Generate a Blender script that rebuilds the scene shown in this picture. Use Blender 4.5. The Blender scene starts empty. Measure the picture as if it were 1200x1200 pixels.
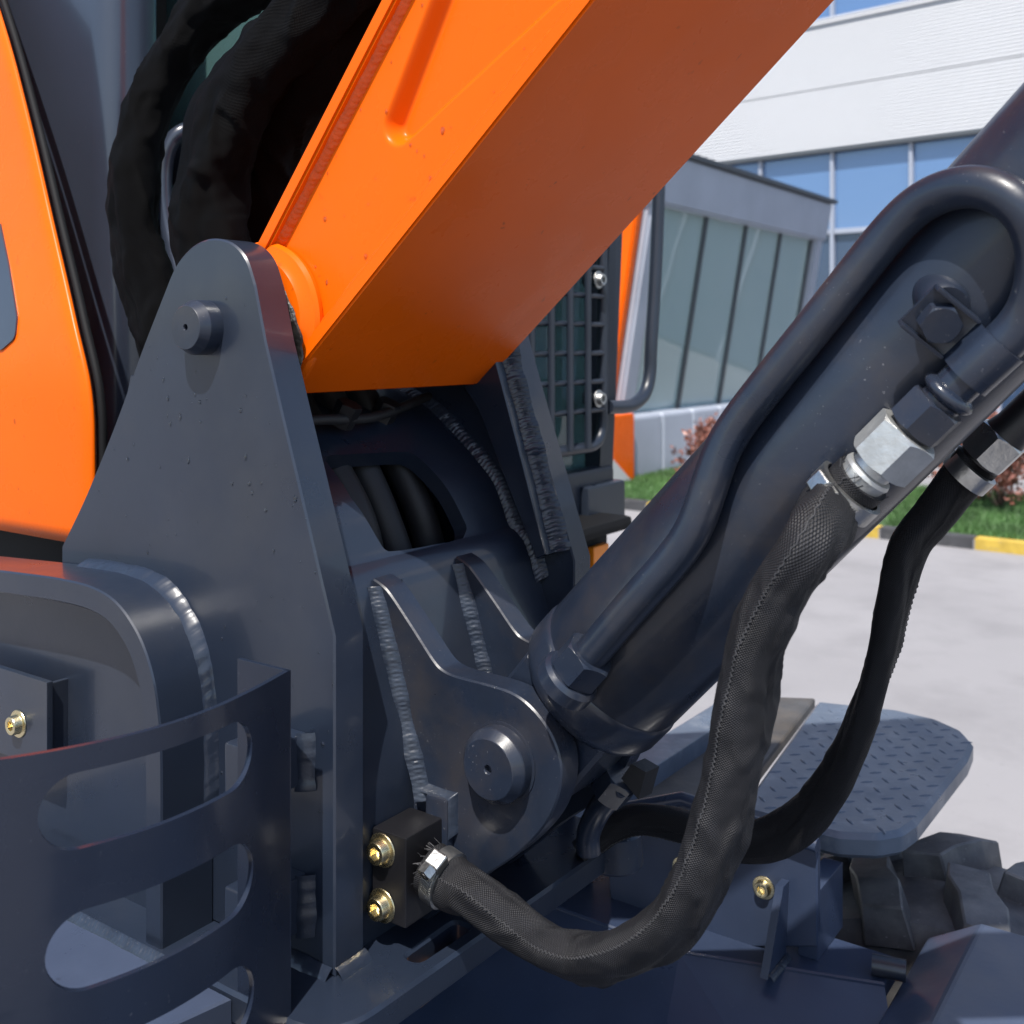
import bpy, bmesh, math, random
from mathutils import Vector, Matrix, noise
random.seed(7)
sc = bpy.context.scene
COL = sc.collection
# ---------------------------------------------------------------- camera
F = 1270.0; HOR = 400.0; CEN = 600.0
CAM = Vector((0.85, -0.69, 1.6))
YAW = math.radians(35)
DV = Vector((-math.sin(YAW), math.cos(YAW), 0)); RV = Vector((math.cos(YAW), math.sin(YAW), 0)); ZV = Vector((0, 0, 1))
cd = bpy.data.cameras.new('camera'); cam = bpy.data.objects.new('camera', cd); COL.objects.link(cam)
cam.location = CAM; cam.rotation_euler = (math.radians(90), 0, YAW)
cd.sensor_width = 36; cd.lens = F / 1200 * 36; cd.shift_y = -(CEN - HOR) / 1200
cd.clip_start = 0.02; cd.clip_end = 3000
cd.dof.use_dof = True; cd.dof.focus_distance = 1.05; cd.dof.aperture_fstop = 9
sc.camera = cam
# ---------------------------------------------------------------- light
SUN_EL = math.radians(60); SUN_AZ = math.radians(-70)      # azimuth of the direction TO the sun, from +X
w = bpy.data.worlds.new('World'); sc.world = w; w.use_nodes = True
nt = w.node_tree; bg = nt.nodes['Background']
sky = nt.nodes.new('ShaderNodeTexSky'); sky.sky_type = 'NISHITA'; sky.sun_disc = False
sky.sun_elevation = SUN_EL; sky.sun_rotation = math.pi / 2 - SUN_AZ
sky.air_density = 1.0; sky.dust_density = 1.2; sky.ozone_density = 1.0
nt.links.new(sky.outputs[0], bg.inputs[0]); bg.inputs[1].default_value = 0.15
sd = bpy.data.lights.new('sun', 'SUN'); sd.energy = 5.0; sd.angle = math.radians(0.6); sd.color = (1, .95, .88)
sun = bpy.data.objects.new('sun', sd); COL.objects.link(sun); sun.location = (0, -5, 12)
tosun = Vector((math.cos(SUN_EL) * math.cos(SUN_AZ), math.cos(SUN_EL) * math.sin(SUN_AZ), math.sin(SUN_EL)))
sun.rotation_euler = (-tosun).to_track_quat('-Z', 'Y').to_euler()
vs = sc.view_settings; vs.view_transform = 'Standard'; vs.look = 'None'; vs.exposure = 0.6; vs.gamma = 1
# ---------------------------------------------------------------- pixel rays
def ray(u, v): return DV + RV * ((u - CEN) / F) + ZV * ((HOR - v) / F)
def PY(u, v, y): r = ray(u, v); return CAM + r * ((y - CAM.y) / r.y)
def PX(u, v, x): r = ray(u, v); return CAM + r * ((x - CAM.x) / r.x)
def PZ(u, v, z): r = ray(u, v); return CAM + r * ((z - CAM.z) / r.z)
def PD(u, v, d): return CAM + ray(u, v) * d
def XZ(l, y): return [(p.x, p.z) for p in (PY(u, v, y) for u, v in l)]
# ---------------------------------------------------------------- materials
ALB = .68      # photograph is exposed well up: all paints sit lower
def mat(name, col, rough=.5, metal=0., coat=0., vary=.0, vscale=8., bump=.0, bscale=60., speck=0., speckcol=(.5, .5, .52), spscale=220., spec=.5, rvar=0., trans=0., alpha=1., dirt=None):
    col = tuple(c * ALB for c in col); speckcol = tuple(c * ALB for c in speckcol)
    if dirt: dirt = (tuple(c * ALB for c in dirt[0]),) + tuple(dirt[1:])
    m = bpy.data.materials.new(name); m.use_nodes = True; n = m.node_tree; L = n.links; b = n.nodes['Principled BSDF']
    b.inputs['Base Color'].default_value = (*col, 1); b.inputs['Roughness'].default_value = rough; b.inputs['Metallic'].default_value = metal
    b.inputs['Coat Weight'].default_value = coat; b.inputs['Coat Roughness'].default_value = .08; b.inputs['Specular IOR Level'].default_value = spec
    b.inputs['Transmission Weight'].default_value = trans
    tc = n.nodes.new('ShaderNodeTexCoord'); out = None
    def noi(scale, det=4., rg=.55):
        t = n.nodes.new('ShaderNodeTexNoise'); t.inputs['Scale'].default_value = scale; t.inputs['Detail'].default_value = det; t.inputs['Roughness'].default_value = rg
        L.new(tc.outputs['Object'], t.inputs['Vector']); return t.outputs['Fac']
    def mr(s, a, c, lo, hi):
        t = n.nodes.new('ShaderNodeMapRange'); L.new(s, t.inputs[0])
        for i, x in enumerate((a, c, lo, hi)): t.inputs[i + 1].default_value = x
        return t.outputs[0]
    def mix(f, a, c):
        t = n.nodes.new('ShaderNodeMix'); t.data_type = 'RGBA'; L.new(f, t.inputs[0])
        for k, x in ((6, a), (7, c)):
            if isinstance(x, tuple): t.inputs[k].default_value = (*x, 1)
            else: L.new(x, t.inputs[k])
        return t.outputs[2]
    cur = col
    if vary:
        cur = mix(mr(noi(vscale), .3, .7, 0, 1), tuple(c * (1 - vary) for c in col), tuple(min(1, c * (1 + vary)) for c in col))
    if dirt:
        dc, dsc, lo, hi, amt = dirt
        cur = mix(mr(noi(dsc, 8, .65), lo, hi, 0, amt), cur, dc)
    if speck:
        a = noi(spscale, 2, .5); c2 = noi(9., 3)
        f = n.nodes.new('ShaderNodeMath'); f.operation = 'MULTIPLY'
        L.new(mr(a, .70, .76, 0, speck), f.inputs[0]); L.new(mr(c2, .38, .62, 0.1, 1), f.inputs[1])
        cur = mix(f.outputs[0], cur, speckcol)
    if not isinstance(cur, tuple): L.new(cur, b.inputs['Base Color'])
    if rvar: L.new(mr(noi(14., 5), .3, .7, max(.02, rough - rvar), min(1, rough + rvar)), b.inputs['Roughness'])
    if bump:
        t = n.nodes.new('ShaderNodeBump'); t.inputs['Strength'].default_value = bump; t.inputs['Distance'].default_value = .002
        L.new(noi(bscale, 4), t.inputs['Height']); L.new(t.outputs[0], b.inputs['Normal'])
    return m
SL = (.0175, .0255, .045)
M = {}
M['slate'] = mat('slate_paint', SL, .33, coat=.32, spec=.4, vary=.16, vscale=5, bump=.06, bscale=70, rvar=.08, speck=.12, spscale=190, speckcol=(.16, .18, .22), dirt=((.05, .053, .06), 6, .5, .82, .5))
M['slate2'] = mat('slate_paint_worn', SL, .34, coat=.2, spec=.38, vary=.22, vscale=9, bump=.14, bscale=90, rvar=.1, speck=.5, spscale=330, speckcol=(.25, .25, .27), dirt=((.066, .054, .046), 11, .47, .8, .6))
M['slate_edge'] = mat('weld_metal_painted', (.021, .03, .05), .38, coat=.08, vary=.25, vscale=60, bump=.15, bscale=300, rvar=.08, speck=.3, spscale=300, speckcol=(.2, .22, .26))
M['guard'] = mat('guard_paint', (.013, .0195, .038), .28, coat=.1, spec=.4, vary=.12, vscale=6, bump=.05, bscale=80, rvar=.06, speck=.15, speckcol=(.2, .22, .26))
M['orange'] = mat('orange_paint', (.98, .147, .002), .30, coat=.0, spec=.13, vary=.05, vscale=4, bump=.05, bscale=26, rvar=.08, speck=.5, spscale=75, speckcol=(.08, .02, .01), dirt=((.8, .2, .04), 5, .55, .85, .12))
M['orange_weld'] = mat('orange_weld', (.92, .12, .003), .34, spec=.4, vary=.12, vscale=80, bump=.4, bscale=250)
M['black'] = mat('black_paint', (.008, .008, .011), .45, vary=.3, bump=.1, bscale=90, speck=.3, spscale=260, speckcol=(.12, .11, .1))
M['rubber'] = mat('rubber', (.014, .014, .017), .6, vary=.25, vscale=20, bump=.2, bscale=120)
M['grease'] = mat('grease', (.012, .011, .01), .45, vary=.6, vscale=90, bump=.8, bscale=160)
M['gold'] = mat('zinc_yellow', (1.05, .9, .55), .26, metal=1, vary=.25, vscale=80, bump=.1, bscale=200, rvar=.1)
M['steel'] = mat('zinc_steel', (.62, .62, .6), .34, metal=1, vary=.15, vscale=60, bump=.3, bscale=150, rvar=.1)
M['whitezinc'] = mat('white_zinc_nut', (.68, .69, .68), .4, metal=.75, vary=.12, vscale=70, bump=.35, bscale=110, rvar=.08)
M['tyre'] = mat('tyre_rubber', (.095, .097, .108), .55, vary=.35, vscale=18, bump=.4, bscale=70, speck=1., spscale=150, speckcol=(.35, .35, .36), dirt=((.22, .215, .215), 16, .42, .7, .8))
M['walk'] = mat('dirty_walkway', (.07, .07, .072), .6, vary=.4, vscale=10, bump=.4, bscale=60, dirt=((.14, .115, .09), 9, .42, .72, .7))
M['step'] = mat('step_paint', (.105, .135, .188), .36, vary=.15, vscale=12, bump=.15, bscale=80, rvar=.1, dirt=((.3, .33, .38), 26, .55, .75, .5))
M['beam'] = mat('beam_paint', (.06, .08, .135), .34, vary=.14, vscale=7, bump=.1, bscale=70, rvar=.08, speck=.3, speckcol=(.02, .02, .03), spscale=60)
M['deck'] = mat('deck_paint', (.032, .047, .09), .36, vary=.16, vscale=6, bump=.1, bscale=60, rvar=.1, speck=.3, speckcol=(.2, .22, .26))
M['rust'] = mat('rust', (.22, .10, .05), .8, vary=.5, vscale=40, bump=.6, bscale=150)
M['cabpaint'] = mat('cab_black', (.018, .025, .04), .38, vary=.15, bump=.05)
M['pillar'] = mat('pillar_paint', (.036, .046, .07), .28, coat=.3, vary=.1, vscale=4, bump=.06, bscale=25, speck=.25, speckcol=(.3, .3, .3))
M['amber'] = mat('amber_lens', (1.2, .32, .01), .25)
M['trim'] = mat('rubber_trim', (.006, .006, .007), .7, spec=.2)
M['drop'] = mat('water', (1.4, 1.4, 1.4), .03, trans=1.); M['drop_o'] = M['drop']
M['stitch'] = mat('stitch_thread', (.045, .045, .05), .8, vary=.4, vscale=300)
M['concrete'] = mat('pavement', (.328, .318, .326), .8, vary=.09, vscale=.5, bump=.5, bscale=45, speck=.5, spscale=35, speckcol=(.2, .19, .19), dirt=((.225, .218, .224), 1.6, .46, .72, .6))
M['kerb_y'] = mat('kerb_yellow', (.62, .42, .06), .7, vary=.2, vscale=9, bump=.3, dirt=((.3, .28, .25), 14, .55, .75, .6))
M['kerb_k'] = mat('kerb_black', (.06, .06, .065), .7, vary=.3, vscale=9, bump=.3, dirt=((.25, .24, .23), 14, .55, .75, .6))
M['soil'] = mat('lawn_soil', (.055, .12, .03), .9, vary=.4, vscale=5, bump=.5)
M['grass'] = mat('grass_blade', (.085, .19, .05), .6, vary=.45, vscale=3)
M['leaf_red'] = mat('red_leaf', (.25, .088, .062), .5, vary=.4, vscale=4)
M['leaf_pink'] = mat('pink_leaf', (.37, .165, .125), .5, vary=.3, vscale=5)
M['leaf_green'] = mat('dark_leaf', (.07, .06, .035), .55, vary=.4, vscale=5)
M['twig'] = mat('twig', (.06, .04, .03), .8)
M['clad_grey'] = mat('grey_cladding', (.5, .54, .63), .45, metal=.2, vary=.1, vscale=1.2, bump=.05, bscale=3)
M['bwhite'] = mat('white_cladding', (.70, .715, .745), .55, vary=.02, vscale=.5)
M['frame_l'] = mat('window_frame', (.42, .46, .55), .5)
M['mull'] = mat('dark_mullion', (.09, .10, .11), .4)
M['inside'] = mat('pavilion_interior', (1.1, 1.2, 1.2), .8, vary=.15, vscale=.6)
M['floor_in'] = mat('pavilion_floor', (.9, .9, .88), .6)
M['skylight'] = mat('white_triangle_paint', (.75, .75, .74), .6)

def weave_mat(name, base, hi, fu, fv, rough=.6, spec=.35):
    m = bpy.data.materials.new(name); m.use_nodes = True; n = m.node_tree; L = n.links; b = n.nodes['Principled BSDF']
    uv = n.nodes.new('ShaderNodeUVMap'); sp = n.nodes.new('ShaderNodeSeparateXYZ'); L.new(uv.outputs[0], sp.inputs[0])
    def mth(op, a, c=None):
        t = n.nodes.new('ShaderNodeMath'); t.operation = op
        for k, x in enumerate((a, c)):
            if x is None: continue
            if isinstance(x, (int, float)): t.inputs[k].default_value = x
            else: L.new(x, t.inputs[k])
        return t.outputs[0]
    su = mth('SINE', mth('MULTIPLY', sp.outputs[0], 2 * math.pi * fu)); sv = mth('SINE', mth('MULTIPLY', sp.outputs[1], 2 * math.pi * fv))
    pr = mth('MULTIPLY', su, sv); h = mth('ADD', mth('MULTIPLY', pr, .5), .5)
    tc = n.nodes.new('ShaderNodeTexCoord'); no = n.nodes.new('ShaderNodeTexNoise'); no.inputs['Scale'].default_value = 25; no.inputs['Detail'].default_value = 5
    L.new(tc.outputs['Object'], no.inputs['Vector'])
    mp = n.nodes.new('ShaderNodeMapRange'); L.new(no.outputs['Fac'], mp.inputs[0]); mp.inputs[1].default_value = .35; mp.inputs[2].default_value = .7; mp.inputs[3].default_value = .35; mp.inputs[4].default_value = 1.
    f = mth('MULTIPLY', mth('POWER', h, 2.2), mp.outputs[0])
    mx = n.nodes.new('ShaderNodeMix'); mx.data_type = 'RGBA'; L.new(f, mx.inputs[0]); mx.inputs[6].default_value = (*base, 1); mx.inputs[7].default_value = (*hi, 1)  # thread crests mixed lighter: highlights of the weave put into its colour
    L.new(mx.outputs[2], b.inputs['Base Color']); b.inputs['Roughness'].default_value = rough; b.inputs['Specular IOR Level'].default_value = spec
    bp = n.nodes.new('ShaderNodeBump'); bp.inputs['Strength'].default_value = .7; bp.inputs['Distance'].default_value = .0012
    L.new(h, bp.inputs['Height']); L.new(bp.outputs[0], b.inputs['Normal'])
    return m
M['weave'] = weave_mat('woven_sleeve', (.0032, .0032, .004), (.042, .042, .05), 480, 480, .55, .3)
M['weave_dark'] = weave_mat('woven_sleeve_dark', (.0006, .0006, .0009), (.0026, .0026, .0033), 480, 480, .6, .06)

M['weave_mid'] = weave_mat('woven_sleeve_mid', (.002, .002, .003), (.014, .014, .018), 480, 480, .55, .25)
def glass_mat(name, col, rough=.02, tr=.55, tint=(.5, .75, .78), bump=0., ior=1.55):
    m = bpy.data.materials.new(name); m.use_nodes = True; n = m.node_tree; L = n.links
    for x in list(n.nodes): n.nodes.remove(x)
    o = n.nodes.new('ShaderNodeOutputMaterial'); g = n.nodes.new('ShaderNodeBsdfGlossy'); g.inputs['Roughness'].default_value = rough; g.inputs['Color'].default_value = (.95, .97, 1, 1)
    t = n.nodes.new('ShaderNodeBsdfTransparent'); t.inputs[0].default_value = (*tint, 1)
    d = n.nodes.new('ShaderNodeBsdfDiffuse'); d.inputs[0].default_value = (*col, 1)
    a = n.nodes.new('ShaderNodeMixShader'); a.inputs[0].default_value = 1 - tr; L.new(t.outputs[0], a.inputs[1]); L.new(d.outputs[0], a.inputs[2])
    fr = n.nodes.new('ShaderNodeFresnel'); fr.inputs[0].default_value = ior
    b = n.nodes.new('ShaderNodeMixShader'); L.new(fr.outputs[0], b.inputs[0]); L.new(a.outputs[0], b.inputs[1]); L.new(g.outputs[0], b.inputs[2]); L.new(b.outputs[0], o.inputs[0])
    if bump:
        tc = n.nodes.new('ShaderNodeTexCoord'); no = n.nodes.new('ShaderNodeTexNoise'); no.inputs['Scale'].default_value = .9; L.new(tc.outputs['Object'], no.inputs['Vector'])
        bp = n.nodes.new('ShaderNodeBump'); bp.inputs['Strength'].default_value = bump; bp.inputs['Distance'].default_value = .05
        L.new(no.outputs['Fac'], bp.inputs['Height']); L.new(bp.outputs[0], g.inputs['Normal'])
    return m
M['glass_pav'] = glass_mat('pavilion_glass', (.66, .84, .84), tr=.58, tint=(.75, .93, .93), bump=.05)  # pale diffuse share puts the interior's brightness into the glass colour
M['glass_sky'] = glass_mat('office_glass', (.085, .165, .32), tr=.05, tint=(.3, .5, .7), bump=.12, ior=1.9)  # blue base colour stands in for the sky reflected in the panes
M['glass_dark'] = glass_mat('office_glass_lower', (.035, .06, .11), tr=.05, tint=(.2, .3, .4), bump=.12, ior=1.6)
M['glass_cab'] = glass_mat('cab_glass', (.10, .2, .2), tr=.55, tint=(.55, .8, .78))
# corrugated white cladding: fine horizontal ribs as relief
def corr(m, fz):
    n = m.node_tree; L = n.links; b = n.nodes['Principled BSDF']; tc = n.nodes.new('ShaderNodeTexCoord')
    wv = n.nodes.new('ShaderNodeTexWave'); wv.bands_direction = 'Z'; wv.inputs['Scale'].default_value = fz; wv.inputs['Distortion'].default_value = 0.05
    L.new(tc.outputs['Object'], wv.inputs['Vector'])
    bp = n.nodes.new('ShaderNodeBump'); bp.inputs['Strength'].default_value = .9; bp.inputs['Distance'].default_value = .03
    L.new(wv.outputs['Fac'], bp.inputs['Height']); L.new(bp.outputs[0], b.inputs['Normal'])
corr(M['bwhite'], 4.5)
# ---------------------------------------------------------------- builders
ROOTLOC = {}
def link(o, parent=None, label=None, kind=None, cat=None, group=None):
    COL.objects.link(o)
    if parent is not None:
        o.parent = parent
        if parent.name in ROOTLOC: o.matrix_parent_inverse = Matrix.Translation(-ROOTLOC[parent.name])
    if label: o['label'] = label
    if kind: o['kind'] = kind
    if cat: o['category'] = cat
    if group: o['group'] = group
    return o
def empty(name, loc, label, cat, group=None):
    o = bpy.data.objects.new(name, None); o.empty_display_size = .1; link(o, None, label, None, cat, group)
    o.location = loc; ROOTLOC[o.name] = Vector(loc); return o
def smooth(me, ang=35):
    if ang is None: return
    me.shade_smooth(); me.set_sharp_from_angle(angle=math.radians(ang))
def mk(name, vs_, fs, m, parent=None, ang=35, uvs=None, recalc=True, **kw):
    me = bpy.data.meshes.new(name); me.from_pydata([tuple(v) for v in vs_], [], fs)
    if uvs:
        ul = me.uv_layers.new(name='UVMap')
        for p in me.polygons:
            for k, li in enumerate(p.loop_indices): ul.data[li].uv = uvs[p.index][k]
    if recalc:
        bm = bmesh.new(); bm.from_mesh(me); bmesh.ops.recalc_face_normals(bm, faces=bm.faces); bm.to_mesh(me); bm.free()
    me.materials.append(m); smooth(me, ang)
    o = bpy.data.objects.new(name, me); return link(o, parent, **kw)
def inst(name, me, mtx, parent=None, **kw):
    o = bpy.data.objects.new(name, me); link(o, parent, **kw); o.matrix_local = mtx if parent is None or parent.name not in ROOTLOC else mtx
    return o
def frame(loc, z, xhint=(0, 0, 1)):
    z = Vector(z).normalized(); x = Vector(xhint); x = x - z * x.dot(z)
    if x.length < 1e-4: x = Vector((1, 0, 0)) - z * z.x
    x.normalize(); y = z.cross(x)
    m = Matrix((x, y, z)).transposed().to_4x4(); m.translation = Vector(loc); return m
def crom(pts, n=8, closed=False):
    pts = [Vector(p) for p in pts]; out = []; N = len(pts)
    g = (lambda i: pts[i % N]) if closed else (lambda i: pts[max(0, min(N - 1, i))])
    for i in range(N if closed else N - 1):
        a, b, c, d = g(i - 1), g(i), g(i + 1), g(i + 2)
        for k in range(n):
            t = k / n; out.append(.5 * ((2 * b) + (c - a) * t + (2 * a - 5 * b + 4 * c - d) * t * t + (3 * b - a - 3 * c + d) * t ** 3))
    if not closed: out.append(pts[-1])
    return out
def resample(pts, step):
    L = [0]
    for a, b in zip(pts, pts[1:]): L.append(L[-1] + (b - a).length)
    n = max(2, int(L[-1] / step)); out = []; j = 0
    for i in range(n + 1):
        s = L[-1] * i / n
        while j < len(L) - 2 and L[j + 1] < s: j += 1
        t = (s - L[j]) / max(1e-9, L[j + 1] - L[j]); out.append(pts[j].lerp(pts[j + 1], min(1, max(0, t))))
    return out
def fillet(pts, r, n=6, closed=True):
    out = []; N = len(pts); P = [Vector(p) for p in pts]
    for i in range(N):
        if not closed and i in (0, N - 1): out.append(P[i]); continue
        rr = r[i] if isinstance(r, (list, tuple)) else r
        if rr <= 0: out.append(P[i]); continue
        a = P[i - 1] - P[i]; b = P[(i + 1) % N] - P[i]
        la, lb = a.length, b.length; a.normalize(); b.normalize()
        ang = math.acos(max(-1, min(1, a.dot(b)))); t = min(rr / math.tan(ang / 2), la * .48, lb * .48)
        p0, p2 = P[i] + a * t, P[i] + b * t
        for k in range(n + 1):
            q = k / n; out.append(p0 * (1 - q) ** 2 + P[i] * 2 * q * (1 - q) + p2 * q * q)
    return out
def plate(name, pts, y0, y1, m, parent, bev=.0012, holes=(), plane='Y', **kw):
    """flat plate cut to an outline; plane 'Y': pts are (x,z); 'Z': (x,y); 'X': (y,z)"""
    cu = bpy.data.curves.new(name, 'CURVE'); cu.dimensions = '2D'; cu.fill_mode = 'BOTH'
    cu.extrude = max(1e-5, abs(y1 - y0) / 2 - bev); cu.bevel_depth = bev; cu.bevel_resolution = 0; cu.offset = -bev
    for ring in [pts] + list(holes):
        s = cu.splines.new('POLY'); s.points.add(len(ring) - 1); s.use_cyclic_u = True
        for i, p in enumerate(ring): s.points[i].co = (p[0], p[1], 0, 1)
    t = bpy.data.objects.new('t', cu); COL.objects.link(t)
    me = bpy.data.meshes.new_from_object(t.evaluated_get(bpy.context.evaluated_depsgraph_get()))
    bpy.data.objects.remove(t); bpy.data.curves.remove(cu)
    mid = (y0 + y1) / 2
    for v in me.vertices:
        a, b, c = v.co
        v.co = (a, mid + c, b) if plane == 'Y' else ((a, b, mid + c) if plane == 'Z' else (mid + c, a, b))
    bm = bmesh.new(); bm.from_mesh(me); bmesh.ops.remove_doubles(bm, verts=bm.verts, dist=1e-6); bmesh.ops.recalc_face_normals(bm, faces=bm.faces); bm.to_mesh(me); bm.free()
    me.name = name; me.materials.clear(); me.materials.append(m); smooth(me, 38)
    return link(bpy.data.objects.new(name, me), parent, **kw)
def box_geo(x0, x1, y0, y1, z0, z1):
    v = [(x, y, z) for z in (z0, z1) for y in (y0, y1) for x in (x0, x1)]
    return v, [(0, 2, 3, 1), (4, 5, 7, 6), (0, 1, 5, 4), (2, 6, 7, 3), (0, 4, 6, 2), (1, 3, 7, 5)]
def box(name, x0, x1, y0, y1, z0, z1, m, parent=None, bev=.002, mtx=None, seg=2, **kw):
    v, f = box_geo(min(x0, x1), max(x0, x1), min(y0, y1), max(y0, y1), min(z0, z1), max(z0, z1))
    me = bpy.data.meshes.new(name); me.from_pydata(v, [], f); bm = bmesh.new(); bm.from_mesh(me)
    bmesh.ops.recalc_face_normals(bm, faces=bm.faces)
    if bev: bmesh.ops.bevel(bm, geom=bm.edges[:], offset=bev, segments=seg, affect='EDGES', profile=.6)
    if mtx: bmesh.ops.transform(bm, matrix=mtx, verts=bm.verts)
    bm.to_mesh(me); bm.free(); me.materials.append(m); smooth(me, 40)
    o = link(bpy.data.objects.new(name, me), parent, **kw)
    if bev: o.modifiers.new('weighted', 'WEIGHTED_NORMAL').keep_sharp = True
    return o
def lathe_geo(prof, seg=40, rf=None):
    V = []; Fc = []
    for i, (r, h) in enumerate(prof):
        for k in range(seg):
            a = 2 * math.pi * k / seg; rr, hh = (r, h) if rf is None else rf(i, r, h, a); V.append(Vector((rr * math.cos(a), rr * math.sin(a), hh)))
    n = len(prof)
    for i in range(n - 1):
        for k in range(seg):
            k2 = (k + 1) % seg; Fc.append((i * seg + k, i * seg + k2, (i + 1) * seg + k2, (i + 1) * seg + k))
    for i, rev in ((0, 1), (n - 1, 0)):
        c = len(V); V.append(Vector((0, 0, prof[i][1])))
        for k in range(seg): Fc.append((c, i * seg + k, i * seg + (k + 1) % seg))
    return V, Fc
def lathe(name, prof, mtx, m, parent=None, seg=40, ang=35, rf=None, **kw):
    V, Fc = lathe_geo(prof, seg, rf); return mk(name, [mtx @ v for v in V], Fc, m, parent, ang, **kw)
def hexnut_geo(af, h, hole=0., seg=60):
    ap = af / 2
    def hr(a): return ap / math.cos(((a + math.pi / 6) % (math.pi / 3)) - math.pi / 6)
    cap = ap * 1.01
    rows = [('c', 0), ('h0', 0), ('h1', h), ('c', h)]
    prof = [(max(hole, 1e-4), 0), (cap, 0), (cap, .0), (cap, h), (cap, h), (max(hole, 1e-4), h)]
    def rf(i, r, hh, a):
        if i in (0, 1, 4, 5): return (min(r, hr(a)), hh)
        e = hr(a) - ap
        return (hr(a), e * .6) if i == 2 else (hr(a), h - e * .6)
    return lathe_geo(prof, seg, rf)
def nut(name, loc, z, af, h, m, parent, hole=0., xh=(0, 0, 1), **kw):
    V, Fc = hexnut_geo(af, h, hole); mt = frame(loc, z, xh); return mk(name, [mt @ v for v in V], Fc, m, parent, 28, **kw)
def frames(path):
    n = len(path); T = [(path[min(n - 1, i + 1)] - path[max(0, i - 1)]).normalized() for i in range(n)]
    nrm = T[0].orthogonal().normalized(); N = []
    for t in T:
        nrm = (nrm - t * nrm.dot(t)).normalized(); N.append(nrm)
    return T, N
def sweep(name, path, rad, m, parent=None, seg=20, ang=60, cap=True, nref=None, **kw):
    """tube along path; rad number or f(i, frac, angle, arclen)->radius"""
    T, N = frames(path); n = len(path); V = []; Fc = []; UV = []; L = [0]
    for a, b in zip(path, path[1:]): L.append(L[-1] + (b - a).length)
    if nref is not None:
        N = [(Vector(nref) - t * Vector(nref).dot(t)).normalized() for t in T]
    r0 = rad if not callable(rad) else rad(0, .5, 0, 0)
    circ = round(2 * math.pi * r0 * 480) / 480
    for i in range(n):
        B = T[i].cross(N[i])
        for k in range(seg):
            a = 2 * math.pi * k / seg; r = rad if not callable(rad) else rad(i, i / (n - 1), a, L[i]); V.append(path[i] + (N[i] * math.cos(a) + B * math.sin(a)) * r)
    for i in range(n - 1):
        for k in range(seg):
            k2 = (k + 1) % seg; Fc.append((i * seg + k, i * seg + k2, (i + 1) * seg + k2, (i + 1) * seg + k))
            u0, u1 = circ * k / seg, circ * (k + 1) / seg; UV.append(((u0, L[i]), (u1, L[i]), (u1, L[i + 1]), (u0, L[i + 1])))
    if cap:
        for i in (0, n - 1):
            c = len(V); V.append(path[i].copy())
            for k in range(seg): Fc.append((c, i * seg + k, i * seg + (k + 1) % seg)); UV.append(((0, 0),) * 3)
    return mk(name, V, Fc, m, parent, ang, uvs=UV, recalc=False, **kw)
def weld(path, na, nb, r, m, parent, pitch=.0045, name='weld_bead', depth=.16):
    """rippled fillet bead along path; na/nb: directions of the two plates it joins"""
    path = resample([Vector(p) for p in path], .0011); n = len(path); na = Vector(na).normalized(); nb = Vector(nb).normalized()
    V = []; Fc = []; S = 7; s = 0
    for i in range(n):
        t = (path[min(n - 1, i + 1)] - path[max(0, i - 1)]).normalized()
        if i: s += (path[i] - path[i - 1]).length
        wob = 1 + .17 * noise.noise(path[i] * 38) + .06 * noise.noise(path[i] * 120)
        for k in range(S):
            q = k / (S - 1); d = (na * math.cos(q * math.pi / 2) + nb * math.sin(q * math.pi / 2))
            ph = (s + .004 * noise.noise(path[i] * 60) + 1.1 * pitch * (1 - (2 * q - 1) ** 2)) / pitch; saw = ph % 1; saw = saw * (.6 + .4 * abs(noise.noise(path[i] * 90)))
            bulge = 1 - .18 * math.sin(q * math.pi)
            V.append(path[i] + d * r * wob * bulge * (1 + (depth * (.5 - saw) if 0 < k < S - 1 else 0)) - (na + nb) * r * .12)
    for i in range(n - 1):
        for k in range(S - 1): Fc.append((i * S + k, i * S + k + 1, (i + 1) * S + k + 1, (i + 1) * S + k))
    return mk(name, V, Fc, m, parent, 60)
def capscrew_mesh():
    """socket cap screw with flanged washer, axis +z, head radius 1"""
    V = []; Fc = []
    prof = [(1.45, 0), (1.5, .06), (1.45, .16), (1.08, .2), (1.04, .28), (1.0, .9), (.93, 1.02), (.62, 1.04)]
    v, f = lathe_geo(prof, 24); V += v; Fc += f[:-24]
    b = len(V) - 1; base = 7 * 24; hx = len(V)
    for zz in (1.0, .45):
        for k in range(24):
            a = 2 * math.pi * k / 24; r = .5 / math.cos(((a) % (math.pi / 3)) - math.pi / 6); V.append(Vector((r * math.cos(a), r * math.sin(a), zz)))
    for k in range(24):
        k2 = (k + 1) % 24; Fc.append((base + k, base + k2, hx + k2, hx + k)); Fc.append((hx + k, hx + k2, hx + 24 + k2, hx + 24 + k))
    Fc.append(tuple(range(hx + 24, hx + 48)))
    me = bpy.data.meshes.new('bolt'); me.from_pydata([tuple(x) for x in V], [], Fc)
    bm = bmesh.new(); bm.from_mesh(me); bmesh.ops.recalc_face_normals(bm, faces=bm.faces); bm.to_mesh(me); bm.free(); smooth(me, 30); return me
BOLT_G = capscrew_mesh(); BOLT_G.materials.append(M['gold'])
BOLT_S = BOLT_G.copy(); BOLT_S.materials.clear(); BOLT_S.materials.append(M['steel'])
def bolt(loc, z, r, parent, me=None, name='bolt'):
    mt = frame(loc, z) @ Matrix.Scale(r, 4); o = bpy.data.objects.new(name, me or BOLT_G); link(o, parent); o.matrix_basis = mt; return o
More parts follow.
